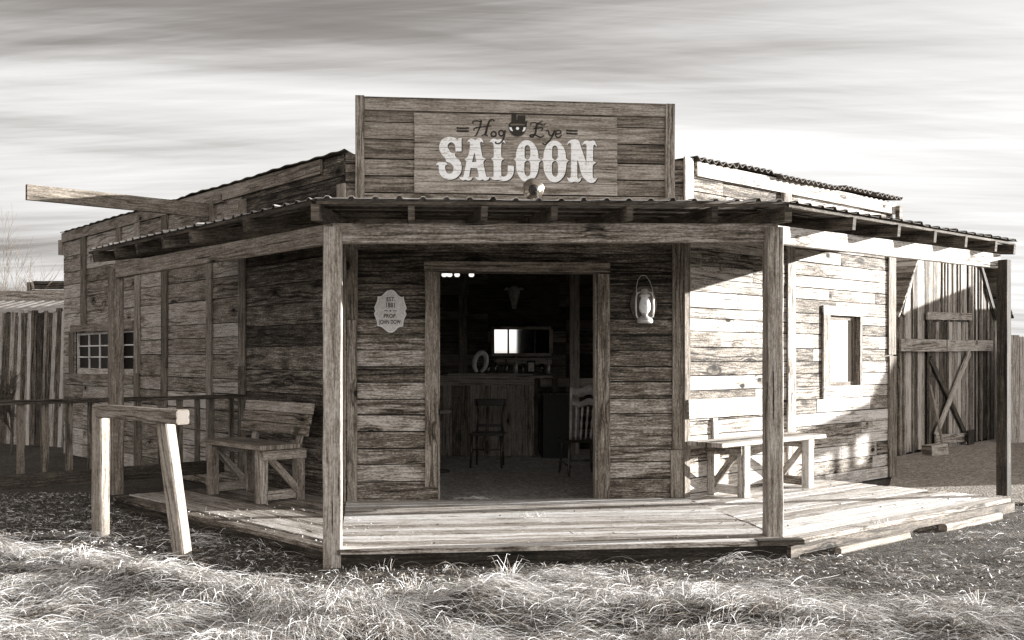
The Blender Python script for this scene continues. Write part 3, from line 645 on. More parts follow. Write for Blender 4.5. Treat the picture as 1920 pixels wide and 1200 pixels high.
mb.build('painted_word', DKP, SIGN, label='dark script word Eye')
for ds in ([([(118,258),(200,264),(290,260)], (24,24))], [([(118,300),(200,304),(288,302)], (24,24))], [([(1635,293),(1710,299),(1795,300)], (24,24))], [([(1633,332),(1710,338),(1795,342)], (24,24))]):
    mb = MB(); strokes(mb, ds); mb.build('painted_dash', DKP, SIGN)
def disc(cx, cy, r, a0=0, a1=360, k=28): return [(cx+r*math.cos(math.radians(a0+(a1-a0)*i/k)), cy+r*math.sin(math.radians(a0+(a1-a0)*i/k))) for i in range(k)]
def emb(mb, pts, out, mat): put(mb, fill([sg(pts, 7.385, 840, 205)], .0006), FW, PO+out, mat=mat)
mb = MB()
emb(mb, disc(962,260,124), .0035, 2); emb(mb, disc(962,262,112), .0045, 0)
emb(mb, [(848,250),(880,250),(885,275),(900,305),(875,300),(856,280)], .0055, 1); emb(mb, [(1076,250),(1044,250),(1042,275),(1026,310),(1055,305),(1072,280)], .0055, 1); emb(mb, disc(962,266,22), .0055, 1)
emb(mb, [(845,245),(835,215),(870,180),(878,168),(878,75),(900,62),(948,75),(948,190),(958,195),(962,85),(1070,85),(1072,170),(1105,155),(1090,200),(1092,248)], .0065, 0)
emb(mb, [(860,205),(960,200),(1065,208),(1060,225),(960,222),(870,228)], .0075, 2)
mb.build('painted_emblem', [DKP, WHITEP, plain('grey_paint', .12, .8)], SIGN, label='painted eyeball wearing a dark top hat')
settle(SIGN)
# ------------------------------------------------------------------ sign lamp standing on the porch roof
LMP = thing('sign_lamp', 'round metal lamp on the porch roof aimed back at the sign', 'lamp', loc=P(1002, 375, 9.25))
lc = P(1000, 355, 9.2); ax = (lc - P(1004, 359, 8.95)).normalized()
mb = MB(); mb.lathe(lc, [(.036, -.10), (.04, -.06), (.046, -.045), (.075, -.03), (.088, .0), (.091, .022), (.101, .024), (.101, .032), (.088, .05), (.07, .0), (.04, -.05)], 28, ax); mb.build('shade', plain('lamp_tin', .2, .3, .8, .4, 25), LMP)
mb = MB(); mb.lathe(lc, [(.0, -.112), (.028, -.112), (.036, -.104), (.037, -.085), (.05, -.07)], 20, ax); mb.build('socket_cap', BLACK, LMP)
mb = MB(); mb.tube([lc-ax*.11+Vector((.01, 0, -.012)), lc+Vector((.03, -.14, -.05)), lc+Vector((.045, -.1, -.11)), lc+Vector((.05, -.05, -.2))], .0035, 6); mb.tube([lc+Vector((0, 0, -.08)), lc+Vector((0, .02, -.24))], .009, 8); mb.build('cable', PALE, LMP)
settle(LMP)
# ------------------------------------------------------------------ plaque
def plaque():
    o = .03; s_ = 13.33; ox, oy = 695, 540
    out_ = [(500,50),(570,60),(630,110),(690,180),(760,225),(830,215),(835,290),(865,400),(900,510),(865,575),(898,660),(845,760),(820,860),(812,965),(720,975),(650,1030),(590,1090),(510,1118),(430,1100),(350,1040),(270,975),(155,940),(160,850),(120,740),(82,640),(120,575),(92,500),(130,400),(170,300),(172,210),(260,205),(330,150),(400,80)]
    T = thing('wall_plaque', 'pale scalloped plaque reading EST. 1881 left of the doorway', 'plaque', loc=FW.pt(*FW.tz(732, 624, o), o))
    sh = lambda k: [FW.tz(ox+(495+(x-495)*k)/s_, oy+(585+(y-585)*k)/s_, o) for x, y in smooth(out_)]
    mb = MB(); put(mb, fill([sh(1)], .014), FW, o+.007); put(mb, fill([sh(1.0), sh(.93)], .006), FW, o+.016, tone=.9)
    mb.build('plate', PLAQ, T)
    mb = MB()
    for txt, px, py, sz, xs in (('EST.', 505, 285, .056, .85), ('1881', 495, 435, .068, .75), ('PROP.', 487, 705, .055, .85), ('JOHN DOW', 483, 855, .06, .62)):
        t, z = FW.tz(ox+px/s_, oy+py/s_, o); put(mb, text_mesh(txt, sz, .002, .0012, xs), FW, o+.0155, t, z)
    for x0, x1, y in ((340, 435, 570), (560, 650, 572)): 
        t0, z0 = FW.tz(ox+x0/s_, oy+y/s_, o); t1, _ = FW.tz(ox+x1/s_, oy+y/s_, o); mb.board(FW.pt(t0, z0, o+.0155), FW.pt(t1, z0, o+.0155), .008, .002, Z3)
    t, z = FW.tz(ox+495/s_, oy+572/s_, o); put(mb, fill([[(-.011, 0), (0, .011), (.011, 0), (0, -.011)]], .002), FW, o+.0155, t, z)
    mb.build('lettering', plain('faded_brown_paint', .06, .8, 0, .5, 90), T); settle(T)
plaque()
# ------------------------------------------------------------------ hurricane lantern on the front wall
def lantern():
    o = .03; c = FW.pt(*FW.tz(1209, 606, o+.1), o+.1); k = 10.2/FL
    T = thing('hurricane_lantern', 'galvanised hurricane lantern with oval reflector hung right of the doorway', 'lantern', loc=c)
    hz = lambda v: (606-v)*c.y/FL
    mb = MB(); w_, h_ = .145, .19; oc = c + FW.n*-.075 + Z3*hz(572) 
    pts = []
    for ring, (f, dd) in enumerate(((1.02, .016), (1.0, .012), (.9, .004), (.5, 0.0), (.02, -.002))):
        for i in range(32):
            a = 2*math.pi*i/32; taper = 1 - .18*max(0, -math.sin(a)); pts.append(oc + FW.d*math.cos(a)*w_*.93*f*taper + Z3*math.sin(a)*h_*f + FW.n*dd)
    b = len(mb.v); mb.v += pts
    for r_ in range(4):
        for i in range(32): j = (i+1) % 32; mb.face((b+r_*32+i, b+r_*32+j, b+(r_+1)*32+j, b+(r_+1)*32+i), [(0, 0)]*4, .5, 0, True)
    mb.build('reflector', plain('dull_tin', .12, .6, .2, .4, 14), T)
    mb = MB(); mb.lathe(c, [(.0, 0), (.075, 0), (.082, .012), (.078, .04), (.05, .062), (.03, .075), (.03, .095), (.04, .1)], 24); mb.build('fuel_tank', GALV, T)
    mb = MB(); mb.lathe(c, [(.035, .1), (.052, .125), (.06, .16), (.055, .2), (.042, .24), (.034, .27)], 24); mb.build('chimney', FROST, T)
    mb = MB(); mb.lathe(c, [(.04, .265), (.055, .27), (.05, .29), (.036, .3), (.036, .33), (.03, .345), (.0, .35)], 24); mb.build('cap', GALV, T)
    mb = MB()
    for s_ in (-1, 1): mb.tube([c+FW.d*.035*s_+Z3*.315, c+FW.d*.075*s_+Z3*.305, c+FW.d*.088*s_+Z3*.27, c+FW.d*.092*s_+Z3*.15, c+FW.d*.085*s_+Z3*.07, c+FW.d*.06*s_+Z3*.045], .0085, 8)
    mb.build('side_tube', GALV, T)
    mb = MB(); mb.tube([c+FW.d*x+Z3*z-FW.n*(z-.3)*.35 for x, z in ((-.085, .29), (-.082, .36), (-.06, .44), (-.025, .485), (0, .49), (.025, .485), (.06, .43), (.08, .36), (.085, .29))], .0035, 6); mb.tube([c+Z3*.49-FW.n*.11, c+Z3*.485-FW.n*.05], .004, 6); mb.build('bail_handle', GALV, T)
    settle(T)
lantern()
# ------------------------------------------------------------------ benches
def bench(name, label, fo, d, inn, L, depth, sz, bz0, bz1, mat, backL=None, tl=.1, seat_over=(.12, .12), back_tilt=.06, boff=0.0):
    T = thing(name, label, 'bench', loc=fo); B = lambda a, b, z: Vector((fo.x, fo.y, 0)) + d*a + inn*b + Z3*z
    leg = .1
    for x in (0, L):
        for y in (0, depth): part('leg', mat, T, lambda mb: mb.board(B(x, y, DZ), B(x, y, sz-.05), leg, leg*.9, d, jit=.002, ch=.003))
    for x in (0, L):
        s_ = -1 if x == 0 else 1
        part('side_rail', mat, T, lambda mb: (mb.board(B(x+s_*.065, -.03, sz-.1), B(x+s_*.065, depth+.04, sz-.1), .09, .04, Z3, jit=.001),))
        part('side_stretcher', mat, T, lambda mb: mb.board(B(x, .045, DZ+.07), B(x, depth-.045, DZ+.07), .09, .05, Z3, jit=.001))
        part('side_brace', mat, T, lambda mb: mb.board(B(x+s_*.03, .06, sz-.12), B(x+s_*.03, depth-.02, DZ+.1), .07, .03, Z3))
    part('seat', mat, T, lambda mb: [mb.board(B(-seat_over[0]+U(0, .02), -.06+k*(depth+.06)/3+.06, sz-.022+U(-.002, .002)), B(L+seat_over[1]+U(-.02, 0), -.06+k*(depth+.06)/3+.06, sz-.022), (depth+.06)/3-.006, .044, inn, jit=.002, ch=.004) for k in range(3)])
    bl = backL or (-.08, L+.08)
    for x in (.06, L-.06): part('back_support', mat, T, lambda mb: mb.board(B(x, depth+.02, sz-.1), B(x, depth+.02+back_tilt, bz1-.04), .085, .04, d, jit=.001))
    n = 2 if bz1-bz0 > .25 else 1
    def f(mb):
        for k in range(n+(n > 1)):
            m = n+(n > 1); za = bz0+(bz1-bz0)*k/m; zb = bz0+(bz1-bz0)*(k+1)/m; zc = (za+zb)/2
            mb.board(B(bl[0]+boff*(zc-bz0), depth-.02+back_tilt*(zc-sz)/(bz1-sz), zc), B(bl[1]+boff*(zc-bz0), depth-.02+back_tilt*(zc-sz)/(bz1-sz), zc), zb-za-.004, .03, Z3+inn*back_tilt*1.5, jit=.002)
    part('backrest', mat, T, f); settle(T)
l1 = G(399, 926, DZ); l2 = G(490, 944, DZ); dd_ = (l1-l2); dd_.z = 0; LB = dd_.length; dd_.normalize()
inL = Vector((-dd_.y, dd_.x, 0)); inL = inL if inL.dot(LW.n) < 0 else -inL
bench('plank_bench', 'rough plank bench in the shade at the left of the porch', l2, dd_, inL, LB, .42, .70, .77, 1.10, POST, backL=(-.16, LB+.16), seat_over=(.1, .14), back_tilt=.1)
r1 = G(1387, 932, DZ); bench('plank_bench', 'sunlit plank bench against the right wall behind the post', r1+RW.n*.05, RW.d, -RW.n, 1.18, .38, .71, .93, 1.13, WALLR, backL=(-.42, .95), seat_over=(.46, .27), back_tilt=.03)
# ------------------------------------------------------------------ hitching rail
def hitch():
    p1 = Vector((-3.60, 8.72, 0)); p2 = Vector((-2.60, 7.87, 0)); a = P(184, 770, 8.80); b = P(343, 782, 7.67)
    T = thing('hitching_rail', 'squared log hitching rail on two leaning posts in front of the porch', 'hitching rail', loc=p1)
    part('rail', PALE, T, lambda mb: mb.board(a, b, .112, .105, Z3, tone=.55, jit=.004, ch=.012, seg=7))
    m, nt, bb = newmat('end_grain'); q = N(nt); tc = q.n('ShaderNodeTexCoord').outputs['UV']
    ln = q.n('ShaderNodeVectorMath', {0: q.n('ShaderNodeVectorMath', {0: tc, 1: (.052, .05, 0)}, operation='SUBTRACT').outputs[0]}, operation='LENGTH').outputs['Value']
    w_ = q.m('MULTIPLY_ADD', q.m('SINE', q.m('ADD', q.m('MULTIPLY', ln, 520.0), q.m('MULTIPLY', q.noise(tc, 22, 2), 9.0))), .5, .5)
    nt.links.new(q.ramp(w_, [(0, sep(.03)), (1, sep(.2))]), bb.inputs['Base Color'])
    ax_ = (b-a).normalized(); sd = ax_.cross(Z3).normalized(); e = b + ax_*.0015
    mb = MB(); mb.quad(e-sd*.047-Z3*.05, e+sd*.047-Z3*.05, e+sd*.047+Z3*.05, e-sd*.047+Z3*.05); mb.build('end_grain', m, T, label='sawn rail end with growth rings')
    part('post', PALE, T, lambda mb: mb.board(p1-Z3*.03, Vector((-3.62, 8.77, 1.09)), .12, .11, Vector((1, -.5, 0)), tone=.6, jit=.004, ch=.012))
    part('post', PALE, T, lambda mb: mb.board(p2-Z3*.03, Vector((-2.80, 8.02, 1.08)), .118, .108, Vector((1, -.45, 0)), tone=.85, jit=.003, ch=.01), label='leaning right hand post')
    settle(T)
hitch()
# ------------------------------------------------------------------ porch end railing running on to the left
def railing():
    d = (postE - deckF); d.z = 0; d.normalize(); w0 = LW.pt(LW.hit(462), 0, .03); d = LW.n.copy(); Lr = 3.6
    T = thing('porch_railing', 'dark stained wooden railing running left from the saloon wall', 'railing', loc=w0)
    A = lambda s_, z: Vector((w0.x, w0.y, 0)) + d*s_ + Z3*z
    part('top_rail', DARK, T, lambda mb: mb.board(A(0, 1.115), A(Lr, 1.115), .045, .09, Z3, tone=.7, jit=.002, seg=8))
    part('bottom_rail', DARK, T, lambda mb: mb.board(A(.25, .33), A(Lr, .33), .145, .045, Z3, tone=.5, jit=.002, seg=8))
    # balusters by the places they stand at
    for u in (40, 86, 131, 172, 222, 262, 303, 339, 372, 398, 436):
        k = (u-CX)/FL; s_ = (k*w0.y - w0.x)/(d.x - k*d.y); 
        if abs(u-222) < 3: continue
        part('baluster', RAIL, T, lambda mb: mb.board(A(s_, .30)+LW.d*-.03, A(s_, 1.09)+LW.d*-.03, .06*U(.85, 1.15), .035, d, tone=U(.6, 1), jit=.002))
    settle(T)
railing()
# ------------------------------------------------------------------ interior
IY = 16.6
IW = Frame((-3.0, IY), (1.78, IY))
plank_wall('inner_wall', IW, 0, IW.L, 0, WT, (.17, .22), INW, joints=[1.3, 2.6, 3.9], label='dim rear room wall of dark planks')
part('inner_post', INNER, SAL, lambda mb: mb.board(P(1077, 860, 15.6)*1, Vector((P(1077, 860, 15.6).x, 15.6, WT)), .15, .15, Vector((1, 0, 0)), tone=.9))
part('inner_post', INNER, SAL, lambda mb: mb.board(Vector((P(868, 0, 16.3).x, 16.3, 0)), Vector((P(868, 0, 16.3).x, 16.3, WT)), .13, .13, Vector((1, 0, 0)), tone=.5))
part('ceiling', DARK, SAL, lambda mb: mb.prism([Vector((p.x, p.y, WT-.3)) for p in (PLw-FW.n*.1, PRw-FW.n*.1, REND*.97+CEN*.03, BEND*.97+CEN*.03, LEND*.97+CEN*.03)], .02))
bx0, bx1, bY = -1.9, (1002-CX)/FL*15.3, 15.3
BAR = thing('saloon_bar', 'dark plank bar counter at the back of the room', 'bar counter', loc=(-.5, bY, 0))
part('front_panel', INNER, BAR, lambda mb: [mb.board(Vector((x+.07, bY+U(0, .006), .0)), Vector((x+.07, bY+U(0, .006), 1.17)), .135, .02, Vector((1, 0, 0)), tone=U(.2, 1)) for x in np.arange(bx0, bx1-.1, .14)])
part('apron', INNER, BAR, lambda mb: mb.board(Vector((bx0, bY-.02, 1.19)), Vector((bx1, bY-.02, 1.19)), .11, .024, Z3, tone=.9))
part('counter_top', INNER, BAR, lambda mb: (mb.board(Vector((bx0, bY+.2, 1.265)), Vector((bx1+.28, bY+.2, 1.265)), .5, .035, Vector((0, 1, 0)), tone=.9), mb.board(Vector((-1.0, bY+.3, 1.30)), Vector((bx1-.02, bY+.3, 1.30)), .3, .03, Vector((0, 1, 0)), tone=1)))
part('side_cabinet', DARK, BAR, lambda mb: (mb.board(Vector((bx1+.02, bY+.12, 0)), Vector((bx1+.02, bY+.12, 1.2)), .08, .08, Vector((1, 0, 0)), tone=.9), mb.board(Vector((bx1+.22, bY+.3, .1)), Vector((bx1+.22, bY+.3, .85)), .3, .4, Vector((1, 0, 0)), tone=.3), mb.board(Vector((bx1+.32, bY+.05, .9)), Vector((bx1+.32, bY+.05, 1.24)), .09, .05, Vector((1, 0, 0)), tone=.9)))
part('end_rail', INNER, BAR, lambda mb: mb.board(Vector((bx1+.1, bY+.42, 1.17)), Vector((1.5, bY+.42, 1.17)), .13, .03, Z3, tone=.8))
settle(BAR)
CAB = thing('stove', 'tall dark iron box standing right of the bar', 'stove', loc=(.72, 15.1, 0))
part('body', BLACK, CAB, lambda mb: mb.board(Vector((.66, 15.15, 0.02)), Vector((.66, 15.15, 1.0)), .42, .4, Vector((1, 0, 0)), ch=.02)); part('lid', DARK, CAB, lambda mb: mb.board(Vector((.66, 15.15, 1.0)), Vector((.66, 15.15, 1.03)), .47, .45, Vector((1, 0, 0)), tone=.8)); settle(CAB)
# mirror
my = IY-.1; mc = Vector((P(978, 0, my).x, my, H+(HY-640)/FL*my)); mw, mh = .98, .40
MR = thing('bar_mirror', 'framed mirror of four panes on the wall above the bar', 'mirror', loc=mc)
part('frame', INNER, MR, lambda mb: (mb.board(mc+Vector((-mw/2, 0, mh/2+.02)), mc+Vector((mw/2, 0, mh/2+.02)), .05, .05, Z3, tone=1), mb.board(mc+Vector((-mw/2, 0, -mh/2-.02)), mc+Vector((mw/2, 0, -mh/2-.02)), .05, .05, Z3, tone=1),
     mb.board(mc+Vector((-mw/2, 0, -mh/2)), mc+Vector((-mw/2, 0, mh/2)), .05, .05, Vector((1, 0, 0)), tone=.4), mb.board(mc+Vector((mw/2, 0, -mh/2)), mc+Vector((mw/2, 0, mh/2)), .06, .05, Vector((1, 0, 0)), tone=1),
     *[mb.board(mc+Vector((x, -.005, -mh/2)), mc+Vector((x, -.005, mh/2)), .025, .04, Vector((1, 0, 0)), tone=.2) for x in (-.22, .225)], mb.board(mc+Vector((-.45, 0, -mh/2-.13)), mc+Vector((.5, -.02, -mh/2-.13)), .1, .03, Z3, tone=.9)))
MROT = 3.3
def mir(mb):
    for i, (x0, x1) in enumerate(((-.45, -.235), (-.205, .21), (.24, .46))):
        r = math.tan(math.radians(MROT)); 
        mb.quad(mc+Vector((x0, -.004+0, -mh/2)), mc+Vector((x1, -.004+(x1-x0)*r, -mh/2)), mc+Vector((x1, -.004+(x1-x0)*r, mh/2)), mc+Vector((x0, -.004, mh/2)))
part('mirror_glass', MIRROR, MR, mir); settle(MR)
# things on the bar
CT = 1.317
def bottle(x, y, hgt, r, mat, label, zb=CT, neck=.4):
    mb = MB(); c = Vector((x, y, zb)); mb.lathe(c, [(0, 0), (r*.9, 0), (r, .01), (r, hgt*(.95-neck)), (r*.8, hgt*(1.02-neck)), (r*.38, hgt*(1.12-neck)), (r*.34, hgt*.93), (r*.45, hgt*.94), (r*.45, hgt), (0, hgt)], 14)
    o = mb.build('bottle', mat, None, label=label, cat='bottle', group='bottles on the bar'); return o
bY2 = bY+.24
BD = plain('dark_bottle', .03, .12, 0, .3, 10, 1, .8); BL_ = plain('pale_bottle', .32, .15, 0, .3, 10, 1, .8)
for (u, hgt, r, mt, lb) in ((915, .2, .033, BD, 'squat dark bottle just right of the cream collar on the bar'), (929, .24, .036, BOTTLE, 'clear bottle second right of the cream collar on the bar'), (949, .22, .03, BD, 'slim dark bottle in the middle of the bar'), (967, .25, .036, BL_, 'pale bottle brightest of those on the bar'), (981, .22, .028, BOTTLE, 'clear slim bottle left of the framed card on the bar'), (1028, .21, .034, BL_, 'pale bottle at the right end of the bar')):
    bottle((u-CX)/FL*bY2, bY2, hgt, r, mt, lb)
x = (996-CX)/FL*bY2; CARD = thing('framed_card', 'small framed card standing between the bottles on the bar', 'picture', loc=(x, bY2, CT))
part('frame', DARK, CARD, lambda mb: mb.board(Vector((x, bY2, CT)), Vector((x, bY2, CT+.2)), .13, .02, Vector((1, 0, 0)))); part('card', BONE, CARD, lambda mb: mb.board(Vector((x, bY2-.012, CT+.03)), Vector((x, bY2-.012, CT+.17)), .09, .004, Vector((1, 0, 0)))); settle(CARD)
def tumbler(u, lb):
    mb = MB(); x = (u-CX)/FL*bY2; mb.lathe((x, bY2, CT), [(0, 0), (.022, 0), (.034, .15), (.031, .15), (.02, .01)], 14); mb.build('drinking_glass', CLEAR, None, label=lb, cat='glass')
tumbler(1016, 'tall drinking glass right of the framed card on the bar')
def collar():
    c = Vector(((901-CX)/FL*bY2, bY2, CT+.17)); mb = MB(); pts = []
    for i in range(21):
        a = math.radians(-115+ i*(410)/20 - 0) if False else math.radians(255 - i*330/20)
        pts.append(c + Vector((.095*math.cos(a)*1.0+.02*math.sin(a), -.02, .15*math.sin(a))))
    mb.tube(pts, [.02+.022*math.sin(math.pi*i/20)**.5 for i in range(21)], 10); mb.build('horse_collar', CREAM, None, label='cream oval collar ring standing on the left of the bar', cat='collar')
collar()
# cow skull
def skull():
    c = P(964, 560, IY-.1); T = thing('cow_skull', 'pale cow skull mounted on a board high above the bar', 'skull', loc=c)
    part('board', DARK, T, lambda mb: mb.board(c+Vector((-.75, .06, .0)), c+Vector((.75, .06, .0)), .5, .025, Z3, tone=1))
    mb = MB(); mb.tube([c+Vector((0, .0, .2)), c+Vector((0, -.04, .14)), c+Vector((0, -.06, .04)), c+Vector((0, -.06, -.08)), c+Vector((0, -.05, -.17))], [.05, .105, .085, .05, .035], 10)
    for s_ in (-1, 1): mb.tube([c+Vector((s_*.07, -.02, .15)), c+Vector((s_*.13, -.02, .17)), c+Vector((s_*.16, -.03, .14))], [.028, .02, .008], 8)
    mb.build('cranium', BONE, T); settle(T)
skull()
# ceiling light
LT = thing('ceiling_light', 'hanging light with four small bright glass shades inside the doorway', 'light', loc=P(858, 505, 12.2))
lc = P(857, 512, 12.2)
part('bracket', DARK, LT, lambda mb: (mb.board(lc+Vector((-.2, 0, .07)), lc+Vector((.22, 0, .07)), .03, .03, Z3), mb.board(lc+Vector((0, 0, .07)), lc+Vector((0, 0, .75)), .02, .02, Vector((1, 0, 0)))))
for u in (833, 843, 857, 884): part('glass_shade', BULB, LT, lambda mb: mb.lathe(P(u, 516, 12.2), [(0, -.022), (.024, -.018), (.034, 0), (.03, .02), (.012, .05)], 12))
settle(LT)
# chairs
def chair_plain():
    c = G(911, 878, 0.05); T = thing('bentwood_chair', 'small dark wooden chair standing in front of the bar', 'chair', loc=c); X = Vector((math.cos(.12), -math.sin(.12), 0)); Yv = Vector((math.sin(.12), math.cos(.12), 0))
    B = lambda a, b, z: c + X*a + Yv*b + Z3*z
    w = .2
    for a in (-w, w):
        part('leg', CHAIRW, T, lambda mb: mb.tube([B(a*1.08, .02, 0), B(a, .04, .44)], [.014, .02], 8)); part('leg', CHAIRW, T, lambda mb: mb.tube([B(a*.95, -.38+.8, 0), B(a*.9, .36, .44)], [.014, .019], 8))
    part('seat', CHAIRW, T, lambda mb: mb.board(B(0, -.02, .46), B(0, .42, .46), .46, .035, X, ch=.01)); part('stretcher', CHAIRW, T, lambda mb: (mb.tube([B(-w, .04, .25), B(w, .04, .25)], .011, 6), mb.tube([B(-w, .03, .2), B(-w, .38, .22)], .01, 6), mb.tube([B(w, .03, .2), B(w, .38, .22)], .01, 6)))
    [part('back_post', CHAIRW, T, lambda mb: mb.tube([B(s_*.18, .38, .46), B(s_*.165, .42, .7), B(s_*.2, .47, .9)], [.018, .016, .014], 8)) for s_ in (-1, 1)]
    part('top_rail', CHAIRW, T, lambda mb: mb.board(B(-.235, .47, .88), B(.235, .47, .88), .1, .024, Z3, ch=.008)); part('lower_rail', CHAIRW, T, lambda mb: mb.board(B(-.17, .4, .56), B(.17, .4, .56), .045, .018, Z3, ch=.005)); settle(T)
chair_plain()
def chair_press():
    c = G(1098, 893, 0.05); T = thing('spindle_chair', 'varnished spindle back chair just inside the right door jamb', 'chair', loc=c); ang = .25; X = Vector((math.cos(ang), math.sin(ang), 0)); Yv = Vector((-math.sin(ang), math.cos(ang), 0))
    B = lambda a, b, z: c + X*a + Yv*b + Z3*z
    pr = [.013, .02, .014, .021, .016, .02]
    for a, b in ((-.19, 0), (.2, 0), (-.17, .38), (.18, .38)):
        part('leg', CHAIRW, T, lambda mb: mb.tube([B(a*1.15+(a-.0)*((5-k)/5)*.12, b+(b-.19)*((5-k)/5)*.25, .43*k/5) for k in range(6)], pr, 8))
    part('seat', CHAIRW, T, lambda mb: mb.board(B(0, -.03, .45), B(0, .42, .45), .46, .04, X, ch=.012)); part('stretcher', CHAIRW, T, lambda mb: (mb.tube([B(-.2, 0, .2), B(.2, 0, .2)], .012, 6), mb.tube([B(-.2, 0, .12), B(-.2, .38, .15)], .012, 6)))
    tz_ = lambda k: B(0, 0, 0)
    for i in range(7):
        a = -.2 + .4*i/6; rr = [.012, .018, .011, .02, .011, .018, .012] if 0 < i < 6 else [.02]*7
        part('spindle', CHAIRL, T, lambda mb: mb.tube([B(a*(1+.12*k/6), -.0-.1*(k/6), .47+(.42 if 0 < i < 6 else .66)*k/6) for k in range(7)], rr, 8))
    def slat(mb, z0, h_, ph):
        n = 16; b = len(mb.v)
        for i in range(n+1):
            f = i/n; a = -.235+.47*f; wv = .022*math.cos(f*4*math.pi+ph) ; bow = .04*math.cos((f-.5)*math.pi)
            for (zz, yy) in ((z0+wv*.8, 0), (z0+h_+wv, 0), (z0+h_+wv, .02), (z0+wv*.8, .02)): mb.v.append(B(a, -.12-bow*0+yy+bow-.04-(zz-.9)*.12, zz))
        for i in range(n):
            for j in range(4): mb.face((b+i*4+j, b+i*4+4+j, b+i*4+4+(j+1) % 4, b+i*4+(j+1) % 4), [(0, 0)]*4, .5, 0, True)
    part('crest_rail', CHAIRL, T, lambda mb: slat(mb, 1.03, .12, 0)); part('back_slat', CHAIRL, T, lambda mb: slat(mb, .9, .08, 0)); settle(T)
chair_press()
TB = thing('round_stool', 'low dark stool table just inside the left door jamb', 'table', loc=(-1.02, 13.2, 0))
part('top', INNER, TB, lambda mb: mb.lathe((-1.1, 13.2, .86), [(0, -.03), (.3, -.03), (.3, 0), (0, .0)], 24, tone=.9)); part('pedestal', DARK, TB, lambda mb: mb.lathe((-1.1, 13.2, 0), [(.3, .03), (.28, .06), (.05, .1), (.04, .5), (.06, .83)], 16, tone=.7)); settle(TB)
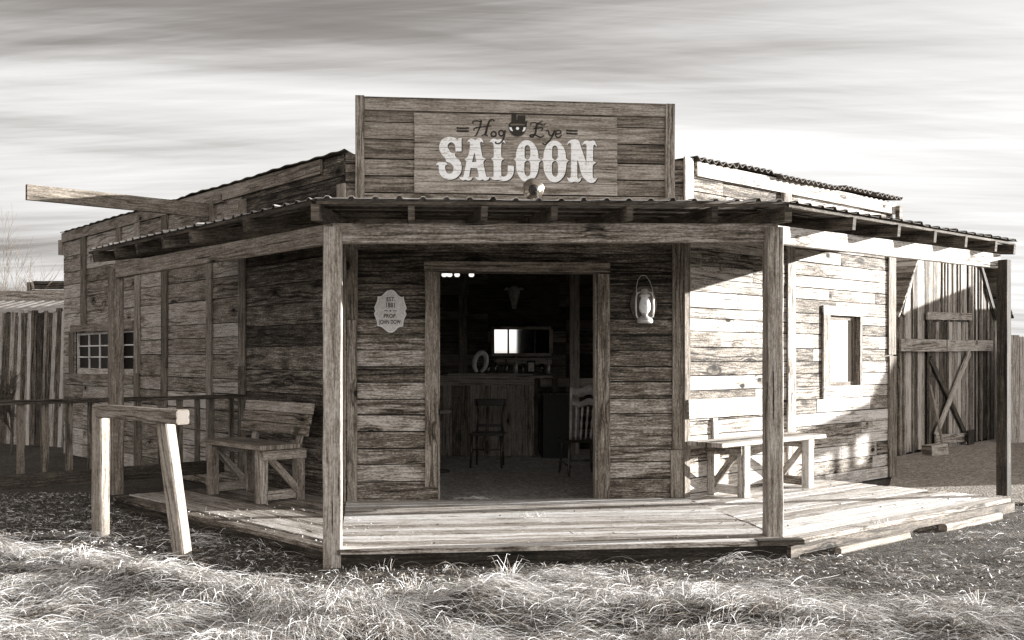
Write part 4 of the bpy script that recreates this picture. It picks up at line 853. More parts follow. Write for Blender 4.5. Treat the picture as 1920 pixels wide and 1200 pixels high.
# ------------------------------------------------------------------ barn at the right
def barn():
    b0_ = G(1687, 853, 0); BF = Frame(b0_, b0_ + Vector((.683, .73, 0)))
    T = thing('barn', 'tall narrow board barn with steep gambrel roof and crossbraced double door', 'barn', loc=b0_)
    prof = [BF.tz(x, y) for (x, y) in ((1687, 592), (1707, 490), (1770, 440), (1834, 492), (1864, 598))]
    tA, tB = prof[0][0], prof[-1][0]
    def top(t):
        for (a, za), (b, zb) in zip(prof[:-1], prof[1:]):
            if a <= t <= b: return za+(zb-za)*(t-a)/(b-a)
        return 2.3
    mb = MB(); t = tA
    while t < tB-.04:
        w = U(.13, .24); t1 = min(t+w, tB); tn = U(0, 1); o = U(0, .012); b = len(mb.v); off = (U(0, 50), U(0, 50))
        z0, z1 = top(t+.003), top(t1-.003); zl = U(-.03, .04); t += U(.004, .014)
        ts = [t+.003]+[p[0] for p in prof[1:-1] if t+.01 < p[0] < t1-.01]+[t1-.003]
        lo = [BF.pt(x, zl, o) for x in ts]; hi = [BF.pt(x, top(x), o) for x in ts]
        mb.v += lo+hi; n = len(ts); mb.v += [p-BF.n*.025 for p in lo+hi]
        mb.face(list(range(b, b+n))+list(range(b+2*n-1, b+n-1, -1)), [(off[0], off[1]+x-t) for x in ts]+[(off[0]+top(x), off[1]+x-t) for x in ts[::-1]], tn)
        for (i, j) in ((b, b+n), (b+n-1, b+2*n-1)): mb.face((i, j, j+2*n, i+2*n), [(0, 0), (2, 0), (2, .02), (0, .02)], tn*.5)
        if R() < .5: xx = t1; mb.board(BF.pt(xx, -.02, .02), BF.pt(xx, top(min(xx, tB-.02))-.03, .02), .045, .02, BF.d, tone=U(0, 1), jit=.002)
        t = t1
    wl = mb.build('front_wall', BARNW, T)
    dep = 6.0
    part('side_wall', BARNW, T, lambda mb: [mb.board(BF.pt(t_, 1.1, -.05-dep/2), BF.pt(t_, 1.1, -.05-dep/2)+Z3*.001+BF.n*0 if False else BF.pt(t_, 1.1, -.05-dep), 2.3, .04, Z3, tone=.4) or mb.board(BF.pt(t_, 1.1, -.05), BF.pt(t_, 1.1, -dep), 2.3, .04, Z3, tone=.4) for t_ in (tA+.03, tB-.03)])
    part('corner_board', BARNW, T, lambda mb: (mb.board(BF.pt(tA-.03, 0, .0), BF.pt(tA-.03, top(tA), .0), .09, .06, BF.d, tone=.5), mb.board(BF.pt(tB+.02, 0, -.06), BF.pt(tB+.02, top(tB)+.0, -.06), .12, .1, BF.d, tone=.2)))
    # roof: two pitches a side, laid in courses
    def roof(mb, pa, pb, outw):
        (ta, za), (tb, zb) = pa, pb; L = math.hypot(tb-ta, zb-za); nx, nz = -(zb-za)/L, (tb-ta)/L
        if nz < 0: nx, nz = -nx, -nz
        if outw*nx < 0 and abs(tb-ta) < abs(zb-za): nx, nz = -nx, -nz
        n = max(3, int(L/.13))
        for k in range(n):
            f0, f1 = k/n, (k+1)/n; lift = .05+.028
            c = (ta+(tb-ta)*(f0+f1)/2 + nx*(.06+U(-.004, .004)), za+(zb-za)*(f0+f1)/2 + nz*.06)
            dirw = (BF.d*(tb-ta)+Z3*(zb-za)).normalized(); tilt = (BF.d*nx+Z3*nz)*.16*(1 if zb > za else -1)
            mb.board(BF.pt(c[0], c[1], .22), BF.pt(c[0], c[1], -dep-.1), L/n*1.12, .03, dirw-tilt, tone=U(.1, .9), jit=.003, seg=2)
    # the lower slopes flare out over the side walls
    lo0 = (tA-.52, prof[0][1]-.08); lo1 = (tB+.42, prof[-1][1]-.02)
    part('roof', BARNW, T, lambda mb: (roof(mb, lo0, (prof[1][0]-.12, prof[1][1]+.05), -1), roof(mb, (prof[1][0]-.1, prof[1][1]+.05), prof[2], -1), roof(mb, prof[2], (prof[3][0]+.1, prof[3][1]+.05), 1), roof(mb, (prof[3][0]+.12, prof[3][1]+.05), lo1, 1)), label='steep gambrel roof laid in courses')
    for bb in ((prof[0][0]+.03, prof[0][1], prof[1][0]+.03, prof[1][1], .7), (prof[4][0]-.03, prof[4][1], prof[3][0]-.03, prof[3][1], .1), (prof[1][0]-.03, prof[1][1], prof[2][0], prof[2][1], .9)):
        part('barge_board', BARNW, T, lambda mb: mb.board(BF.pt(bb[0], bb[1], .05), BF.pt(bb[2], bb[3], .05), .1, .03, BF.d if bb[4] < .8 else Z3, tone=bb[4]))
    # double door
    def seg(x0, y0, x1, y1, w, out, tone, wd=None):
        a = BF.pt(*BF.tz(x0, y0, out), out); b = BF.pt(*BF.tz(x1, y1, out), out); d_ = (b-a); wd = d_.cross(BF.n); return (a, b, w, .03, wd, tone)
    dm = MB()
    for s_ in ((1742, 600, 1742, 852, .1, .055, .3), (1776, 600, 1776, 846, .07, .05, .2), (1818, 600, 1818, 838, .1, .055, .4)):
        dm.board(*seg(*s_), jit=.003)
    for x0, x1 in ((1745, 1775), (1778, 1816)):
        x = x0
        while x < x1: dm.board(*seg(x+3, 604, x+3, 838, .17, .034, U(0, 1)), jit=.002); x += 8
    dr_ = dm.build('double_door', BARNW, T, label='double board door in the barn front')
    part('lintel_board', BARNW, dr_, lambda mb: mb.board(*seg(1738, 592, 1821, 594, .13, .07, .8), jit=.002))
    part('cross_rail', BARNW, dr_, lambda mb: (mb.board(*seg(1688, 647, 1773, 648, .2, .10, .75), jit=.002), mb.board(*seg(1775, 648, 1861, 648, .2, .10, .85), jit=.002)))
    part('cross_brace', BARNW, dr_, lambda mb: (mb.board(*seg(1744, 672, 1812, 818, .11, .085, .1)), mb.board(*seg(1818, 660, 1754, 818, .12, .115, .85))))
    part('bottom_board', BARNW, dr_, lambda mb: mb.board(*seg(1754, 824, 1812, 820, .16, .12, .7)))
    part('stop_post', DARK, T, lambda mb: mb.board(*seg(1820, 806, 1820, 842, .3, .2, .4)))
    settle(T)
    c0 = BF.pt(*BF.tz(1771, 853, .5), .5); c0.z = 0; c1 = BF.pt(*BF.tz(1744, 722, .13), .13)
    mb = MB(); mb.tube([c0, c0.lerp(c1, .5)+Vector((.01, 0, 0)), c1], [.022, .02, .019], 8, .6); mb.build('tool_handle', PALE, None, label='pale wooden tool handle leaning against the barn door', cat='tool')
    mb = MB(); c2 = BF.pt(*BF.tz(1752, 838, .45), .45); mb.board(Vector((c2.x-.16, c2.y-.1, .09)), Vector((c2.x+.16, c2.y+.05, .1)), .16, .2, Z3, tone=.8, jit=.01, ch=.015); mb.build('wood_block', BARNW, None, label='small cut block on the ground by the barn door', cat='wood block')
barn()
def slab_fence(name, label, a, b, hts, wr, lean, mat, rail=True):
    fr = Frame(a, b); T = thing(name, label, 'fence', loc=a); t = 0
    while t < fr.L:
        w = U(*wr); f = t/fr.L; h = hts[0]+(hts[1]-hts[0])*f+U(-.09, .07); ln = lean*(.6+.8*R())
        part('board', mat, T, lambda mb: mb.board(fr.pt(t+w/2, -.02, U(0, .03)), fr.pt(t+w/2+ln, h, U(0, .04)), w*.96, .03, fr.d, tone=R(), jit=.006))
        t += w*U(.98, 1.06)
    part('rail', mat, T, lambda mb: (mb.board(fr.pt(0, .5, -.06), fr.pt(fr.L, .5, -.06), .1, .05, Z3), mb.board(fr.pt(0, hts[0]-.4, -.06), fr.pt(fr.L, hts[1]-.4, -.06), .1, .05, Z3)))
    settle(T)
# left slab fence
slab_fence('slab_fence', 'leaning slab fence of rough vertical boards at the left edge', Vector((-9.9, 18.6, 0)), Vector((-7.95, 17.55, 0)), (2.33, 2.42), (.07, .15), .12, FENCE)
slab_fence('yard_fence', 'dark board fence behind the far right porch post', Vector((9.0, 18.15, 0)), Vector((12.6, 19.4, 0)), (2.0, 2.05), (.2, .28), .0, FENCE)
# low sheds behind the left fence
def left_shed():
    T = thing('lean_to_shed', 'low lean-to shed with corrugated roof behind the left slab fence', 'shed', loc=(-9.5, 19.5, 0))
    def rf(mb):
        prev = None
        for i in range(121):
            x = -11.6+4.05*i/120; z = 2.40+.02*math.cos(i*1.05); a = Vector((x, 18.55 if x < -8.9 else 18.3, z)); b = Vector((x, 20.6, z+.36))
            if prev: mb.quad(prev[0], a, b, prev[1], tone=R(), smooth=True)
            prev = (a, b)
    part('roof', METAL, T, rf)
    part('back_wall', FENCE, T, lambda mb: [mb.board(Vector((-11.6, 20.65, .2+.19*k)), Vector((-7.4, 20.65, .2+.19*k)), .18, .03, Z3, tone=R()) for k in range(15)]); settle(T)
    T = thing('board_wall', 'upper board wall rising behind the corrugated shed roof', 'wall', loc=(-9, 21.4, 0))
    part('boards', FENCE, T, lambda mb: [mb.board(Vector((-10.45 if k < 16 else -10.4, 21.6, .1+.19*k)), Vector((-7.0, 21.6, .1+.19*k)), .178, .03, Z3, tone=R(), jit=.004) for k in range(17)])
    part('post', FENCE, T, lambda mb: mb.board(Vector((-10.45, 21.56, 0)), Vector((-10.45, 21.56, 3.2)), .09, .05, Vector((1, 0, 0)), tone=.3)); settle(T)
left_shed()
# bare tree / tall dry bush at the left edge
def bare_tree(name, label, base, hgt, seed, spread=.35):
    random.seed(seed); T = thing(name, label, 'tree', loc=base)
    tr = MB(); tw = MB()
    def grow(p, d, L, r, lv):
        n = 5; pts = [p]; rs = [r]; q_ = p.copy(); dd = d.copy()
        for k in range(n):
            dd = (dd + Vector((U(-.13, .13), U(-.13, .13), U(-.02, .12)))).normalized(); q_ = q_ + dd*L/n; pts.append(q_.copy()); rs.append(max(.003, r*(1-(k+1)/n*.6)))
        (tr if lv < 1 else tw).tube(pts, rs, 5 if lv < 2 else 3, R(), cap=False)
        if lv < 3:
            for k in range((9, 8, 6)[lv]):
                f = U(.2, 1); i = min(n-1, int(f*n)); b = pts[i].lerp(pts[i+1], f*n-i)
                a = U(0, 6.28); nd = (dd + Vector((math.cos(a), math.sin(a), U(-.1, .3)))*spread*2*U(.5, 1)).normalized(); grow(b, nd, L*U(.35, .6), r*.4, lv+1)
    for k in range(5):
        a = U(0, 6.28); grow(Vector(base)+Vector((U(-.25, .25), U(-.2, .2), 0)), Vector((math.cos(a)*.18, math.sin(a)*.18, 1)).normalized(), hgt*U(.65, .95), .022, 0)
    tr.build('trunk', TWIG, T); tw.build('crown', TWIG, T); settle(T); random.seed(seed+1)
bare_tree('bare_tree', 'pale bare feathery tree at the left edge behind the shed', (-11.0, 22.4, 0), 2.9, 11)
bare_tree('bare_bush', 'thin bare bush in front of the slab fence at the left edge', (-8.35, 16.0, 0), 1.3, 23, .3)
# ------------------------------------------------------------------ neighbouring building beyond the right edge, whose shade falls on the yard
PHI = math.radians(11.3); TANE = .15
sA = Vector((math.cos(PHI), math.sin(PHI), 0)); sQ = Vector((-math.sin(PHI), math.cos(PHI), 0))
def aq(a, q_, z): return sA*a + sQ*q_ + Z3*z
def neighbour():
    T = thing('neighbour_house', 'board house standing across the yard beyond the right edge', 'building', loc=aq(18, 14, 0))
    prof = [(11.55, 2.75), (11.95, 3.38), (14.6, 3.6), (16.35, 3.8), (16.4, 3.36), (18.6, 3.1)]
    mb = MB(); a0, a1 = 18.0, 22.0; n = len(prof); b = len(mb.v)
    pts = [(11.55, -.1)] + prof + [(18.6, -.1)]
    for a in (a0, a1):
        for (q_, z) in pts: mb.v.append(aq(a, q_, z))
    n = len(pts); mb.face(range(b, b+n), [(p[0], p[1]) for p in pts], .5); mb.face([b+n+i for i in range(n)][::-1], [(p[0], p[1]) for p in pts][::-1], .5)
    for i in range(n): j = (i+1) % n; mb.face((b+i, b+n+i, b+n+j, b+j), [(0, 0), (4, 0), (4, 1), (0, 1)], R())
    mb.build('wall', BARNW, T)
    part('porch_roof', RUST, T, lambda mb: mb.prism([aq(17.6, 10.75, 2.5), aq(18.6, 10.75, 2.5), aq(18.6, 11.6, 2.62), aq(17.6, 11.6, 2.62)], .27))  # unseen low roof, screen and posts added to shape the sun patches
    part('shade_screen', FENCE, T, lambda mb: [mb.board(aq(18, q_, -.05), aq(18, q_, 1.93+U(-.06, .06)), .11, .03, sQ, tone=R()) for q_ in np.arange(10.75, 11.55, .112)])
    part('shade_post', FENCE, T, lambda mb: [mb.board(aq(18.05, q_, 0), aq(18.05, q_, 2.3), .12 if q_ > 10.9 else .06, .1, sQ) for q_ in (10.8, 11.12, 11.3, 11.55)])
    settle(T)
neighbour()
# ------------------------------------------------------------------ ground
foot = [CC, REND, BEND, LEND]
def sdeck(x, y):                               # is a point under the deck or the house
    for (a, b) in ((deckA, deckB), (deckB, deckC), (deckC, Vector((REND.x, REND.y, 0))), (deckE, deckA)):
        pass
    return False
EDG = [(-9, 9.6), (-4.3, 8.35), (-3.2, 7.7), (-2.4, 7.15), (-1.3, 6.65), (-.5, 6.8), (0, 7.0), (1.1, 6.85), (1.9, 6.6), (3.2, 6.3), (9, 6.0)]
def edge_y(x):                                 # far limit of the thick straw
    for (a, ya), (b, yb) in zip(EDG[:-1], EDG[1:]):
        if a <= x <= b: return ya+(yb-ya)*(x-a)/(b-a) + .16*mnoise.noise(Vector((x*2.1, 3.3, 0)))
    return 7
def near(x, y): return max(0.0, min(1.0, (edge_y(x)-y)/.55))
def mound(x, y):
    v = Vector((x*.75+.4*y, y*1.5, 1.7)); a = mnoise.noise(v); b = mnoise.noise(Vector((x*2.2, y*3.6, 5.1)))
    return near(x, y)*(.05 + .2*max(-.3, a) + .09*b)
def rough(x, y): return .012*mnoise.noise(Vector((x*3, y*3, 2))) + .007*mnoise.noise(Vector((x*9, y*9, 4)))
FDIR = FW.d; 
def ground_z(x, y):
    p = Vector((x, y, 0)); d = (p-deckA).dot(-FW.n)     # behind the front deck edge -> flat
    damp = 1.0 if d < -.1 else (.35)
    return mound(x, y) + rough(x, y)*damp - .012
xs = list(np.arange(-7, 9.01, .075)); ys = list(np.arange(4.2, 11.0, .075))
def ext(arr, step, lim, sgn):
    v = arr[-1] if sgn > 0 else arr[0]; out = []
    while abs(v) < lim: step *= 1.35; v += sgn*step; out.append(v)
    return out
xs = ext(xs, .1, 600, -1)[::-1] + xs + ext(xs, .1, 600, 1); ys = ext(ys, .1, 600, -1)[::-1] + ys + ext(ys, .1, 900, 1)
gv = [(x, y, ground_z(x, y) if -9 < x < 11 and 3 < y < 13 else -.012) for y in ys for x in xs]; nx_ = len(xs)
gf = [(j*nx_+i, j*nx_+i+1, (j+1)*nx_+i+1, (j+1)*nx_+i) for j in range(len(ys)-1) for i in range(nx_-1)]
me = bpy.data.meshes.new('ground'); me.from_pydata(gv, [], gf); me.polygons.foreach_set('use_smooth', [True]*len(gf))
gm, nt, b = newmat('dirt_and_gravel'); q = N(nt); tc = q.n('ShaderNodeTexCoord').outputs['Object']
n1 = q.noise(tc, 1.1, 4, .6); n2 = q.noise(tc, 14, 5, .7); n3 = q.noise(tc, 70, 3, .7)
vor = q.n('ShaderNodeTexVoronoi', {'Vector': tc, 'Scale': 48.0}); peb = q.n('ShaderNodeSeparateColor', {0: vor.outputs['Color']}).outputs[0]
f = q.m('MULTIPLY_ADD', q.m('SUBTRACT', n1, .5), .5, q.m('MULTIPLY_ADD', q.m('SUBTRACT', n2, .5), .7, q.m('MULTIPLY_ADD', q.m('POWER', peb, 4.0), .35, .30)))
nt.links.new(q.ramp(f, [(0, sep(.015)), (.35, sep(.05)), (.7, sep(.14)), (1, sep(.45))]), b.inputs['Base Color']); b.inputs['Roughness'].default_value = .95
hh = q.m('ADD', q.m('MULTIPLY', vor.outputs['Distance'], -.7), q.m('ADD', n3, n2))
nt.links.new(q.n('ShaderNodeBump', {'Strength': 1.0, 'Distance': .03, 'Height': hh}).outputs[0], b.inputs['Normal'])
me.materials.append(gm); g = bpy.data.objects.new('ground', me); COL.objects.link(g); g['kind'] = 'structure'
gv2, nt, b = newmat('pea_gravel'); q = N(nt); tc = q.n('ShaderNodeTexCoord').outputs['Object']; vor = q.n('ShaderNodeTexVoronoi', {'Vector': tc, 'Scale': 34.0}); peb = q.n('ShaderNodeSeparateColor', {0: vor.outputs['Color']}).outputs[0]
nt.links.new(q.ramp(q.m('MULTIPLY_ADD', q.noise(tc, 3, 3), .3, q.m('MULTIPLY', peb, .7)), [(0, sep(.08)), (.6, sep(.22)), (1, sep(.5))]), b.inputs['Base Color']); b.inputs['Roughness'].default_value = .9
nt.links.new(q.n('ShaderNodeBump', {'Strength': 1.0, 'Distance': .02, 'Height': q.m('MULTIPLY', vor.outputs['Distance'], -1.0)}).outputs[0], b.inputs['Normal'])
mb = MB(); mb.prism([Vector((p.x, p.y, .05)) for p in (FW.pt(0, 0, -.05), FW.pt(FW.L, 0, -.05), Vector((4.5, 13.0, 0)), Vector((1.9, 16.5, 0)), Vector((-3, 16.5, 0)), Vector((-6.5, 16.1, 0)))], .03); gvf = gv2.copy(); gvf.name = 'lit_inner_gravel'; rm = [n for n in gvf.node_tree.nodes if n.type == 'VALTORGB'][0]; rm.color_ramp.elements[0].color = sep(.2); rm.color_ramp.elements[1].color = sep(.5); rm.color_ramp.elements[2].color = sep(.85); mb.build('gravel_floor', gvf, None, kind='structure')  # paler copy of the gravel, missing room light put into its colour
mb = MB(); yp = [Vector((4.3, 11.4, 0)), Vector((5.6, 10.5, 0)), Vector((14, 10.2, 0)), Vector((14, 18.6, 0)), Vector((9.2, 19.0, 0)), Vector((6.0, 15.6, 0)), Vector((5.0, 13.1, 0))]
mb.prism([Vector((p.x, p.y, .012)) for p in yp], .02); mb.build('yard_path', gv2, None, kind='structure')
# ------------------------------------------------------------------ straw (one matted mass of dry grass)
rng = np.random.default_rng(4)
def strips(name, base, direc, length, width, arch, droop, nseg, tones, mat, label, cat, side=None):
    n = len(base); s_ = np.linspace(0, 1, nseg+1)[None, :, None]
    P0 = base[:, None, :]; D = direc[:, None, :]; Lh = length[:, None, None]
    side = np.stack([-direc[:, 1], direc[:, 0], np.zeros(n)], 1) if side is None else side
    curl = rng.normal(0, .13, (n, 1, 1)); kink = (rng.random((n, 1, 1)) < .3)*rng.normal(0, .35, (n, 1, 1))
    pos = P0 + D*Lh*s_ + side[:, None, :]*Lh*(curl*s_**2 + kink*np.maximum(s_-.55, 0))
    pos[:, :, 2] += (arch[:, None]*np.sin(np.pi*np.clip(s_[:, :, 0]*1.05, 0, 1)) + droop[:, None]*s_[:, :, 0]**2)
    w = width[:, None, None]*(1-.65*s_**2)
    tilt = rng.normal(0, .6, (n, 1)); sv = side.copy(); sv[:, 2] = tilt[:, 0]; sv /= np.linalg.norm(sv, axis=1)[:, None]
    A = pos - sv[:, None, :]*w/2; B = pos + sv[:, None, :]*w/2
    V = np.stack([A, B], 2).reshape(-1, 3); k = np.arange(n)[:, None]*(nseg+1)*2 + np.arange(nseg)[None, :]*2
    F = np.stack([k, k+1, k+3, k+2], -1).reshape(-1, 4)
    me = bpy.data.meshes.new(name); me.vertices.add(len(V)); me.vertices.foreach_set('co', V.astype(np.float32).ravel())
    me.loops.add(len(F)*4); me.loops.foreach_set('vertex_index', F.astype(np.int32).ravel()); me.polygons.add(len(F))
    me.polygons.foreach_set('loop_start', np.arange(0, len(F)*4, 4, dtype=np.int32)); me.update(calc_edges=True)
    at = me.attributes.new('tone', 'FLOAT', 'FACE'); at.data.foreach_set('value', np.repeat(tones, nseg).astype(np.float32))
    me.materials.append(mat); o = bpy.data.objects.new(name, me); COL.objects.link(o); tag(o, label, cat, kind='stuff'); return o
m, nt, b = newmat('dry_straw'); q = N(nt); tn = q.n('ShaderNodeAttribute', attribute_name='tone').outputs['Fac']
nt.links.new(q.ramp(tn, [(0, sep(.03)), (.42, sep(.27)), (1, sep(.95))]), b.inputs['Base Color']); b.inputs['Roughness'].default_value = .65; b.inputs['Specular IOR Level'].default_value = .35
STRAW = m
def blocked(x, y):
    p = Vector((x, y, 0)); 
    return (p-deckA).dot(-FW.n) > -.03 and (p-deckA).dot(-LW.n) > -.03 and (p-deckB).dot(-RW.n) > -.0 or (p-CC).dot(-RW.n) > 0 and (p-CC).dot(-LW.n) > 0
def sample(nmax, x0, x1, y0, y1, dens):
    out = []
    while len(out) < nmax:
        X = rng.uniform(x0, x1, 4000); Y = rng.uniform(y0, y1, 4000)
        for x, y in zip(X, Y):
            if abs(x) > .54*y+.4+(1.6 if rng.random() < .5 else 0) or blocked(x, y): continue
            if rng.random() < dens(x, y): out.append((x, y))
            if len(out) >= nmax: break
    return np.array(out)
def dstraw(x, y):
    e = near(x, y); c = .5+.9*mnoise.noise(Vector((x*1.2, y*2.2, 9)))+.5*mnoise.noise(Vector((x*3, y*5, 2)))
    return min(1, e*max(.05, .05+.9*c) + .03)*(1 if y < edge_y(x)+.1 else .25)
def straws(name, n, y0, y1, dens, lr, wr, label, arch=(.01, .07), lift=.0, upright=0.0, seed=0, clump=0):
    if clump:
        cs = sample(n//clump, -7.0, 7.0, y0, y1, dens); k = len(cs)
        ca = np.array([mnoise.noise(Vector((a*.5, b*.8, 20+seed)))*2.6 for a, b in cs]) + rng.normal(0, .45, k) - .2
        ch = rng.random(k); csz = rng.uniform(.5, 1.5, k); ii = np.repeat(np.arange(k), clump); m_ = len(ii)
        al = rng.normal(0, .10, m_)*csz[ii]; ac = rng.normal(0, .045, m_)*csz[ii]
        x = cs[ii, 0]+np.cos(ca[ii])*al-np.sin(ca[ii])*ac; y = cs[ii, 1]+np.sin(ca[ii])*al+np.cos(ca[ii])*ac
        ok = np.array([not blocked(a, b+.06) and b > 4.6 for a, b in zip(x, y)]); x, y, ii, ac = x[ok], y[ok], ii[ok], ac[ok]; m_ = len(ii)
        ang = ca[ii]+rng.normal(0, .42, m_)+ac*3+np.where(rng.random(m_) < .1, rng.uniform(-1.6, 1.6, m_), 0); cl = ch[ii]
    else:
        pts = sample(n, -7.0, 7.0, y0, y1, dens); x, y = pts[:, 0], pts[:, 1]; m_ = len(pts)
        fl = np.array([mnoise.noise(Vector((a*.55, b*.9, 20+seed)))*2.3 for a, b in pts]); cl = np.array([mnoise.noise(Vector((a*1.6, b*2.6, 40)))*.5+.5 for a, b in pts])
        ang = fl + rng.normal(0, .8, m_)
    z = np.array([ground_z(a, b) for a, b in zip(x, y)])
    ln = rng.uniform(*lr, m_)*(.6+.6*cl); d = np.stack([np.cos(ang), np.sin(ang)*.85, np.zeros(m_)], 1)
    flip = rng.random(m_) < (.12 if clump else .4); d[flip] *= -1
    up = rng.random(m_) < upright; ar = rng.uniform(*arch, m_)*(.5+1.1*cl); dr = rng.normal(-.006, .014, m_); dr[up] += rng.uniform(.03, .13, up.sum())
    base = np.stack([x, y, z + rng.uniform(-.008, .02, m_) + (rng.random(m_)*.06*cl if clump else 0) + lift], 1)
    tones = np.clip(rng.normal(.5, .28, m_) + (cl-.5)*.6, 0, 1)
    return strips(name, base, d, ln, rng.uniform(*wr, m_), ar, dr, 5, tones, STRAW, label, 'dry grass')
straws('dry_straw', 112000, 4.7, 9.2, dstraw, (.08, .28), (.0017, .0036), 'matted pale dry grass blown over in clumps in the foreground', upright=.02, arch=(.004, .034), clump=60)
straws('straw_strands', 4200, 4.7, 10.5, lambda x, y: max(near(x, y), .22 if x < -1 else .1), (.18, .46), (.0014, .0027), 'single long bright straws lying crosswise over the matted clumps', arch=(.008, .04), lift=.025, seed=6)
straws('straw_thatch', 10000, 4.7, 9.2, lambda x, y: near(x, y)*.8, (.05, .2), (.002, .004), 'thin loose straw bedding beneath the larger clumps in front', arch=(.0, .025), seed=2)
def dlit(x, y): return (.35 if y < edge_y(x)+1.4 else (.3 if x < -2.5 else .12))*(.4+.9*(.5+.5*mnoise.noise(Vector((x*1.4, y*1.4, 31)))))
straws('ground_litter', 24000, 6.0, 11.5, dlit, (.02, .08), (.003, .009), 'short straw bits and chips littering the bare ground round the deck', arch=(.0, .012), seed=3)
# pale crumbs and straw scraps on the deck boards
mb = MB()
def on_deck(f, g_): return deckE.lerp(deckA, f).lerp(Vector((PLw.x, PLw.y, DZ)), g_)
for k in range(150):
    p = deckE.lerp(deckA, U(.35, .98)) - LW.n*U(.02, .9) if k < 95 else deckA.lerp(deckB, U(.0, 1)) - FW.n*U(.0, 1.6)
    s_ = U(.004, .009); c = Vector((p.x, p.y, DZ+.006+s_*.4)); b = len(mb.v)
    for dx, dy, dz in ((-1, -1, -.5), (1, -1, -.5), (1, 1, -.5), (-1, 1, -.5), (0, 0, .8)): mb.v.append(c+Vector((dx*s_*U(.6, 1.2), dy*s_*U(.6, 1.2), dz*s_)))
    for f in ((0, 1, 4), (1, 2, 4), (2, 3, 4), (3, 0, 4)): mb.face([b+i for i in f], [(0, 0)]*3, R())
mb.build('deck_crumbs', STONE, None, label='pale crumbs and pebbles scattered over the deck boards', cat='pebbles', kind='stuff')
mb = MB()
for k in range(130):
    p = deckB.lerp(deckC, U(0, .9)) - RW.n*U(.05, 1.9) if k < 80 else deckA.lerp(deckB, U(.0, 1)) - FW.n*U(.1, 1.9)
    a = U(0, 6.28); l = U(.01, .04); c = Vector((p.x, p.y, DZ+.007)); d = Vector((math.cos(a), math.sin(a), 0)); e = Vector((-d.y, d.x, 0))*.006
    mb.quad(c-d*l-e, c+d*l-e+Z3*.006, c+d*l+e+Z3*.006, c-d*l+e, tone=R())
mb.build('deck_leaves', plain('dead_leaf', .05, .9, 0, .5), None, label='dark dead leaf scraps scattered over the deck boards', cat='leaves', kind='stuff')
def wisp(c, n, L, name, lab):
    mb = MB()
    for k in range(n):
        a = U(0, 6.28); d = Vector((math.cos(a), math.sin(a)*.5, 0)); o = Vector((U(-.06, .06), U(-.04, .04), 0)); l = L*U(.5, 1)
        mb.tube([c+o, c+o+d*l*.4+Z3*U(.0, .03), c+o+d*l*.8+Z3*U(.0, .05), c+o+d*l+Z3*U(0, .02)], .0018, 3, U(.5, 1), cap=False)
    mb.build(name, STRAW, None, label=lab, cat='straw')
wisp(G(1000, 971, DZ)+Z3*.008, 16, .1, 'straw_wisp', 'little tuft of straw lying in the middle of the front deck')
wisp(G(905, 938, DZ)+Z3*.012, 12, .3, 'straw_wisp', 'long loose straws lying across the doorway threshold')
wisp(G(1650, 985, DZ)+Z3*.008, 16, .07, 'straw_wisp', 'dark little tuft on the right deck near its edge')
# a few upright tufts in front of the deck
def tuft(c, n, L, label):
    mb = MB(); 
    for k in range(n):
        a = U(0, 6.28); d = Vector((math.cos(a), math.sin(a), 0))*U(.15, .8); l = L*U(.4, 1); b = c+Vector((U(-.05, .05), U(-.04, .04), -.02))
        mb.tube([b, b+d*l*.2+Z3*l*.5, b+d*l*.6+Z3*l*.85, b+d*l+Z3*l*.8], [.002, .002, .0016, .0008], 3, U(.3, 1), cap=False)
    mb.build('grass_tuft', STRAW, None, label=label, cat='grass tuft', group='upright dry grass tufts')
for (u, v, L, lab) in ((950, 1092, .27, 'tallest dry tuft standing against the front deck edge'), (150, 1062, .2, 'bright dry tuft left of the hitching rail posts'), (770, 1115, .2, 'thin upright tuft below the front left post'), (1175, 1090, .16, 'small tuft near the middle right of the deck front'), (1830, 1140, .22, 'loose dry tuft at the lower right'), (720, 1062, .14, 'short grass blades at the foot of the deck left end')):
    p = G(u, v, .02); tuft(Vector((p.x, p.y, ground_z(p.x, p.y))), 22 if L > .15 else 10, L, lab)
# ------------------------------------------------------------------ sky, sun, camera
w = bpy.data.worlds.new('World'); sc.world = w; w.use_nodes = True; nt = w.node_tree; nt.nodes.clear(); q = N(nt)
EL = math.atan(TANE)
sky = q.n('ShaderNodeTexSky', sky_type='NISHITA', sun_disc=False); sky.sun_elevation = EL; sky.sun_rotation = math.radians(90) - PHI; sky.altitude = 900; sky.dust_density = 1.0
bw = q.n('ShaderNodeRGBToBW', {0: sky.outputs[0]}).outputs[0]
g_ = q.n('ShaderNodeTexCoord').outputs['Generated']; sp = q.n('ShaderNodeSeparateXYZ', {0: g_}); X, Y, Zc = sp.outputs
el = q.m('MAXIMUM', Zc, 0.0); den = q.m('ADD', el, .10)
px = q.m('DIVIDE', X, den); py = q.m('DIVIDE', Y, den)
def cloud(ax, sx, sy, seed, det=5.0, rgh=.55, dist=.6):
    c, s_ = math.cos(ax), math.sin(ax)
    a = q.m('ADD', q.m('MULTIPLY', px, c), q.m('MULTIPLY', py, s_)); b2 = q.m('SUBTRACT', q.m('MULTIPLY', py, c), q.m('MULTIPLY', px, s_))
    return q.noise(q.comb(q.m('MULTIPLY', a, sx), q.m('MULTIPLY', b2, sy), seed), 1.0, det, rgh, dist)
c1 = cloud(.3, .20, 1.1, 3.0); c2 = cloud(-.12, .28, 3.0, 8.0, 6, .62); c3 = cloud(.3, .10, .42, 15.0, 3, .5, .3); c4 = cloud(.05, .6, 9.0, 21.0, 5, .65, 1.2); c5 = cloud(-.3, .5, 2.0, 33.0, 6, .7, 1.5)
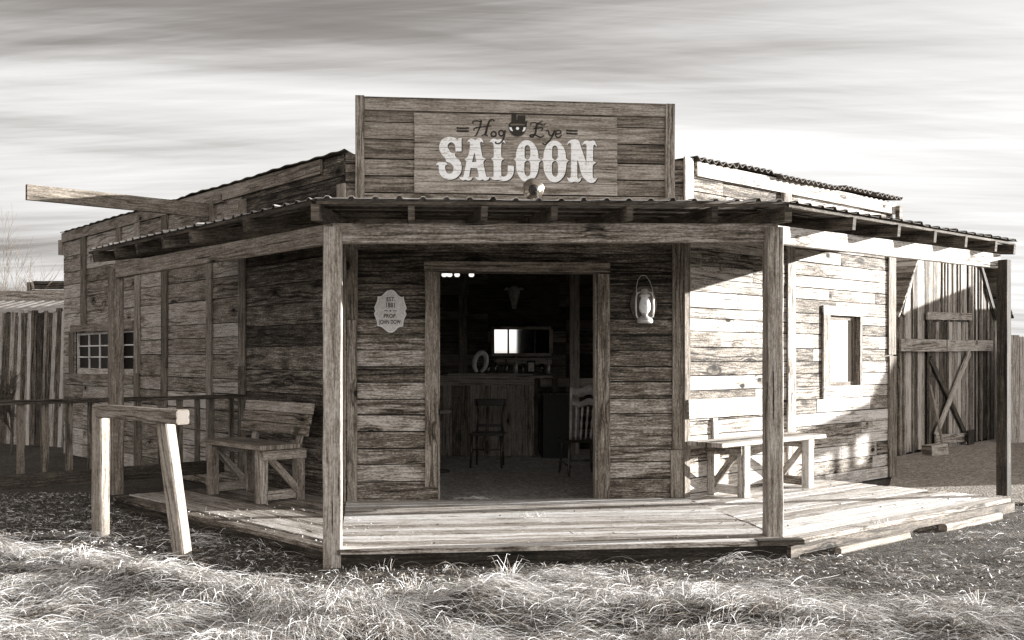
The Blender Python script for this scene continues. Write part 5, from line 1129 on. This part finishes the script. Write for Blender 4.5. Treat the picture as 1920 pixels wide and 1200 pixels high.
az = q.n('ShaderNodeMath', {0: X, 1: q.m('MAXIMUM', q.m('ABSOLUTE', Y), .15)}, operation='DIVIDE').outputs[0]
# broad veil: brightest low in the middle distance, greyer overhead and to the left
prof = q.ramp(el, [(0, (.56,)*3+(1,)), (.05, (.62,)*3+(1,)), (.12, (.76,)*3+(1,)), (.2, (.90,)*3+(1,)), (.26, (.84,)*3+(1,)), (.31, (.60,)*3+(1,)), (.36, (.46,)*3+(1,)), (.6, (.30,)*3+(1,)), (1, (.40,)*3+(1,))])
val = q.m('ADD', prof, q.m('MULTIPLY', q.m('SUBTRACT', c1, .5), 1.1))
val = q.m('ADD', val, q.m('MULTIPLY', q.m('SUBTRACT', c2, .5), .75)); val = q.m('ADD', val, q.m('MULTIPLY', q.m('SUBTRACT', c3, .5), .8))
val = q.m('ADD', val, q.m('MULTIPLY', q.m('SUBTRACT', c4, .5), .28)); val = q.m('ADD', val, q.m('MULTIPLY', q.m('SUBTRACT', c5, .5), .28))
val = q.m('ADD', val, q.m('MULTIPLY', q.rng(az, -.75, .15, -1.0, 0.0), .30)); val = q.m('ADD', val, q.rng(az, .1, .5, 0.0, .06), clamp=True)
K = 2**(-EXPO)*1.08
tint = q.ramp(val, [(0, (.075*K, .064*K, .057*K, 1)), (.35, (.30*K, .278*K, .262*K, 1)), (.7, (.74*K, .725*K, .71*K, 1)), (1, (1.0*K, .995*K, .985*K, 1))])
back = q.m('MAXIMUM', q.rng(Y, .1, -.5, .92, 2.7), q.rng(Zc, .4, .75, .92, 2.2))
add = q.n('ShaderNodeVectorMath', {0: q.n('ShaderNodeVectorMath', {0: tint, 1: q.comb(back, back, back)}, operation='MULTIPLY').outputs[0], 1: q.m('MULTIPLY', bw, .006)}, operation='ADD').outputs[0]
bg = q.n('ShaderNodeBackground', {'Color': add, 'Strength': 1.0}); out = q.n('ShaderNodeOutputWorld', {0: bg.outputs[0]})
ld = bpy.data.lights.new('sun', 'SUN'); ld.energy = 5.0; ld.angle = math.radians(.5); ld.color = (1, .985, .96); lo = bpy.data.objects.new('sun', ld); COL.objects.link(lo)
sd = Vector((sA.x, sA.y, TANE)).normalized(); lo.rotation_euler = sd.to_track_quat('Z', 'Y').to_euler()
cd = bpy.data.cameras.new('camera'); cam = bpy.data.objects.new('camera', cd); COL.objects.link(cam); sc.camera = cam
cd.sensor_width = 36; cd.lens = FL/1920*36; cd.shift_y = (HY-600)/1920; cd.clip_end = 3000; cam.location = (0, 0, H); cam.rotation_euler = (math.pi/2, 0, 0)
settle(SAL)
sc.view_settings.view_transform = 'Standard'; sc.view_settings.look = 'None'; sc.view_settings.exposure = EXPO; sc.view_settings.gamma = 1
sc.render.engine = 'CYCLES'; sc.cycles.max_bounces = 6
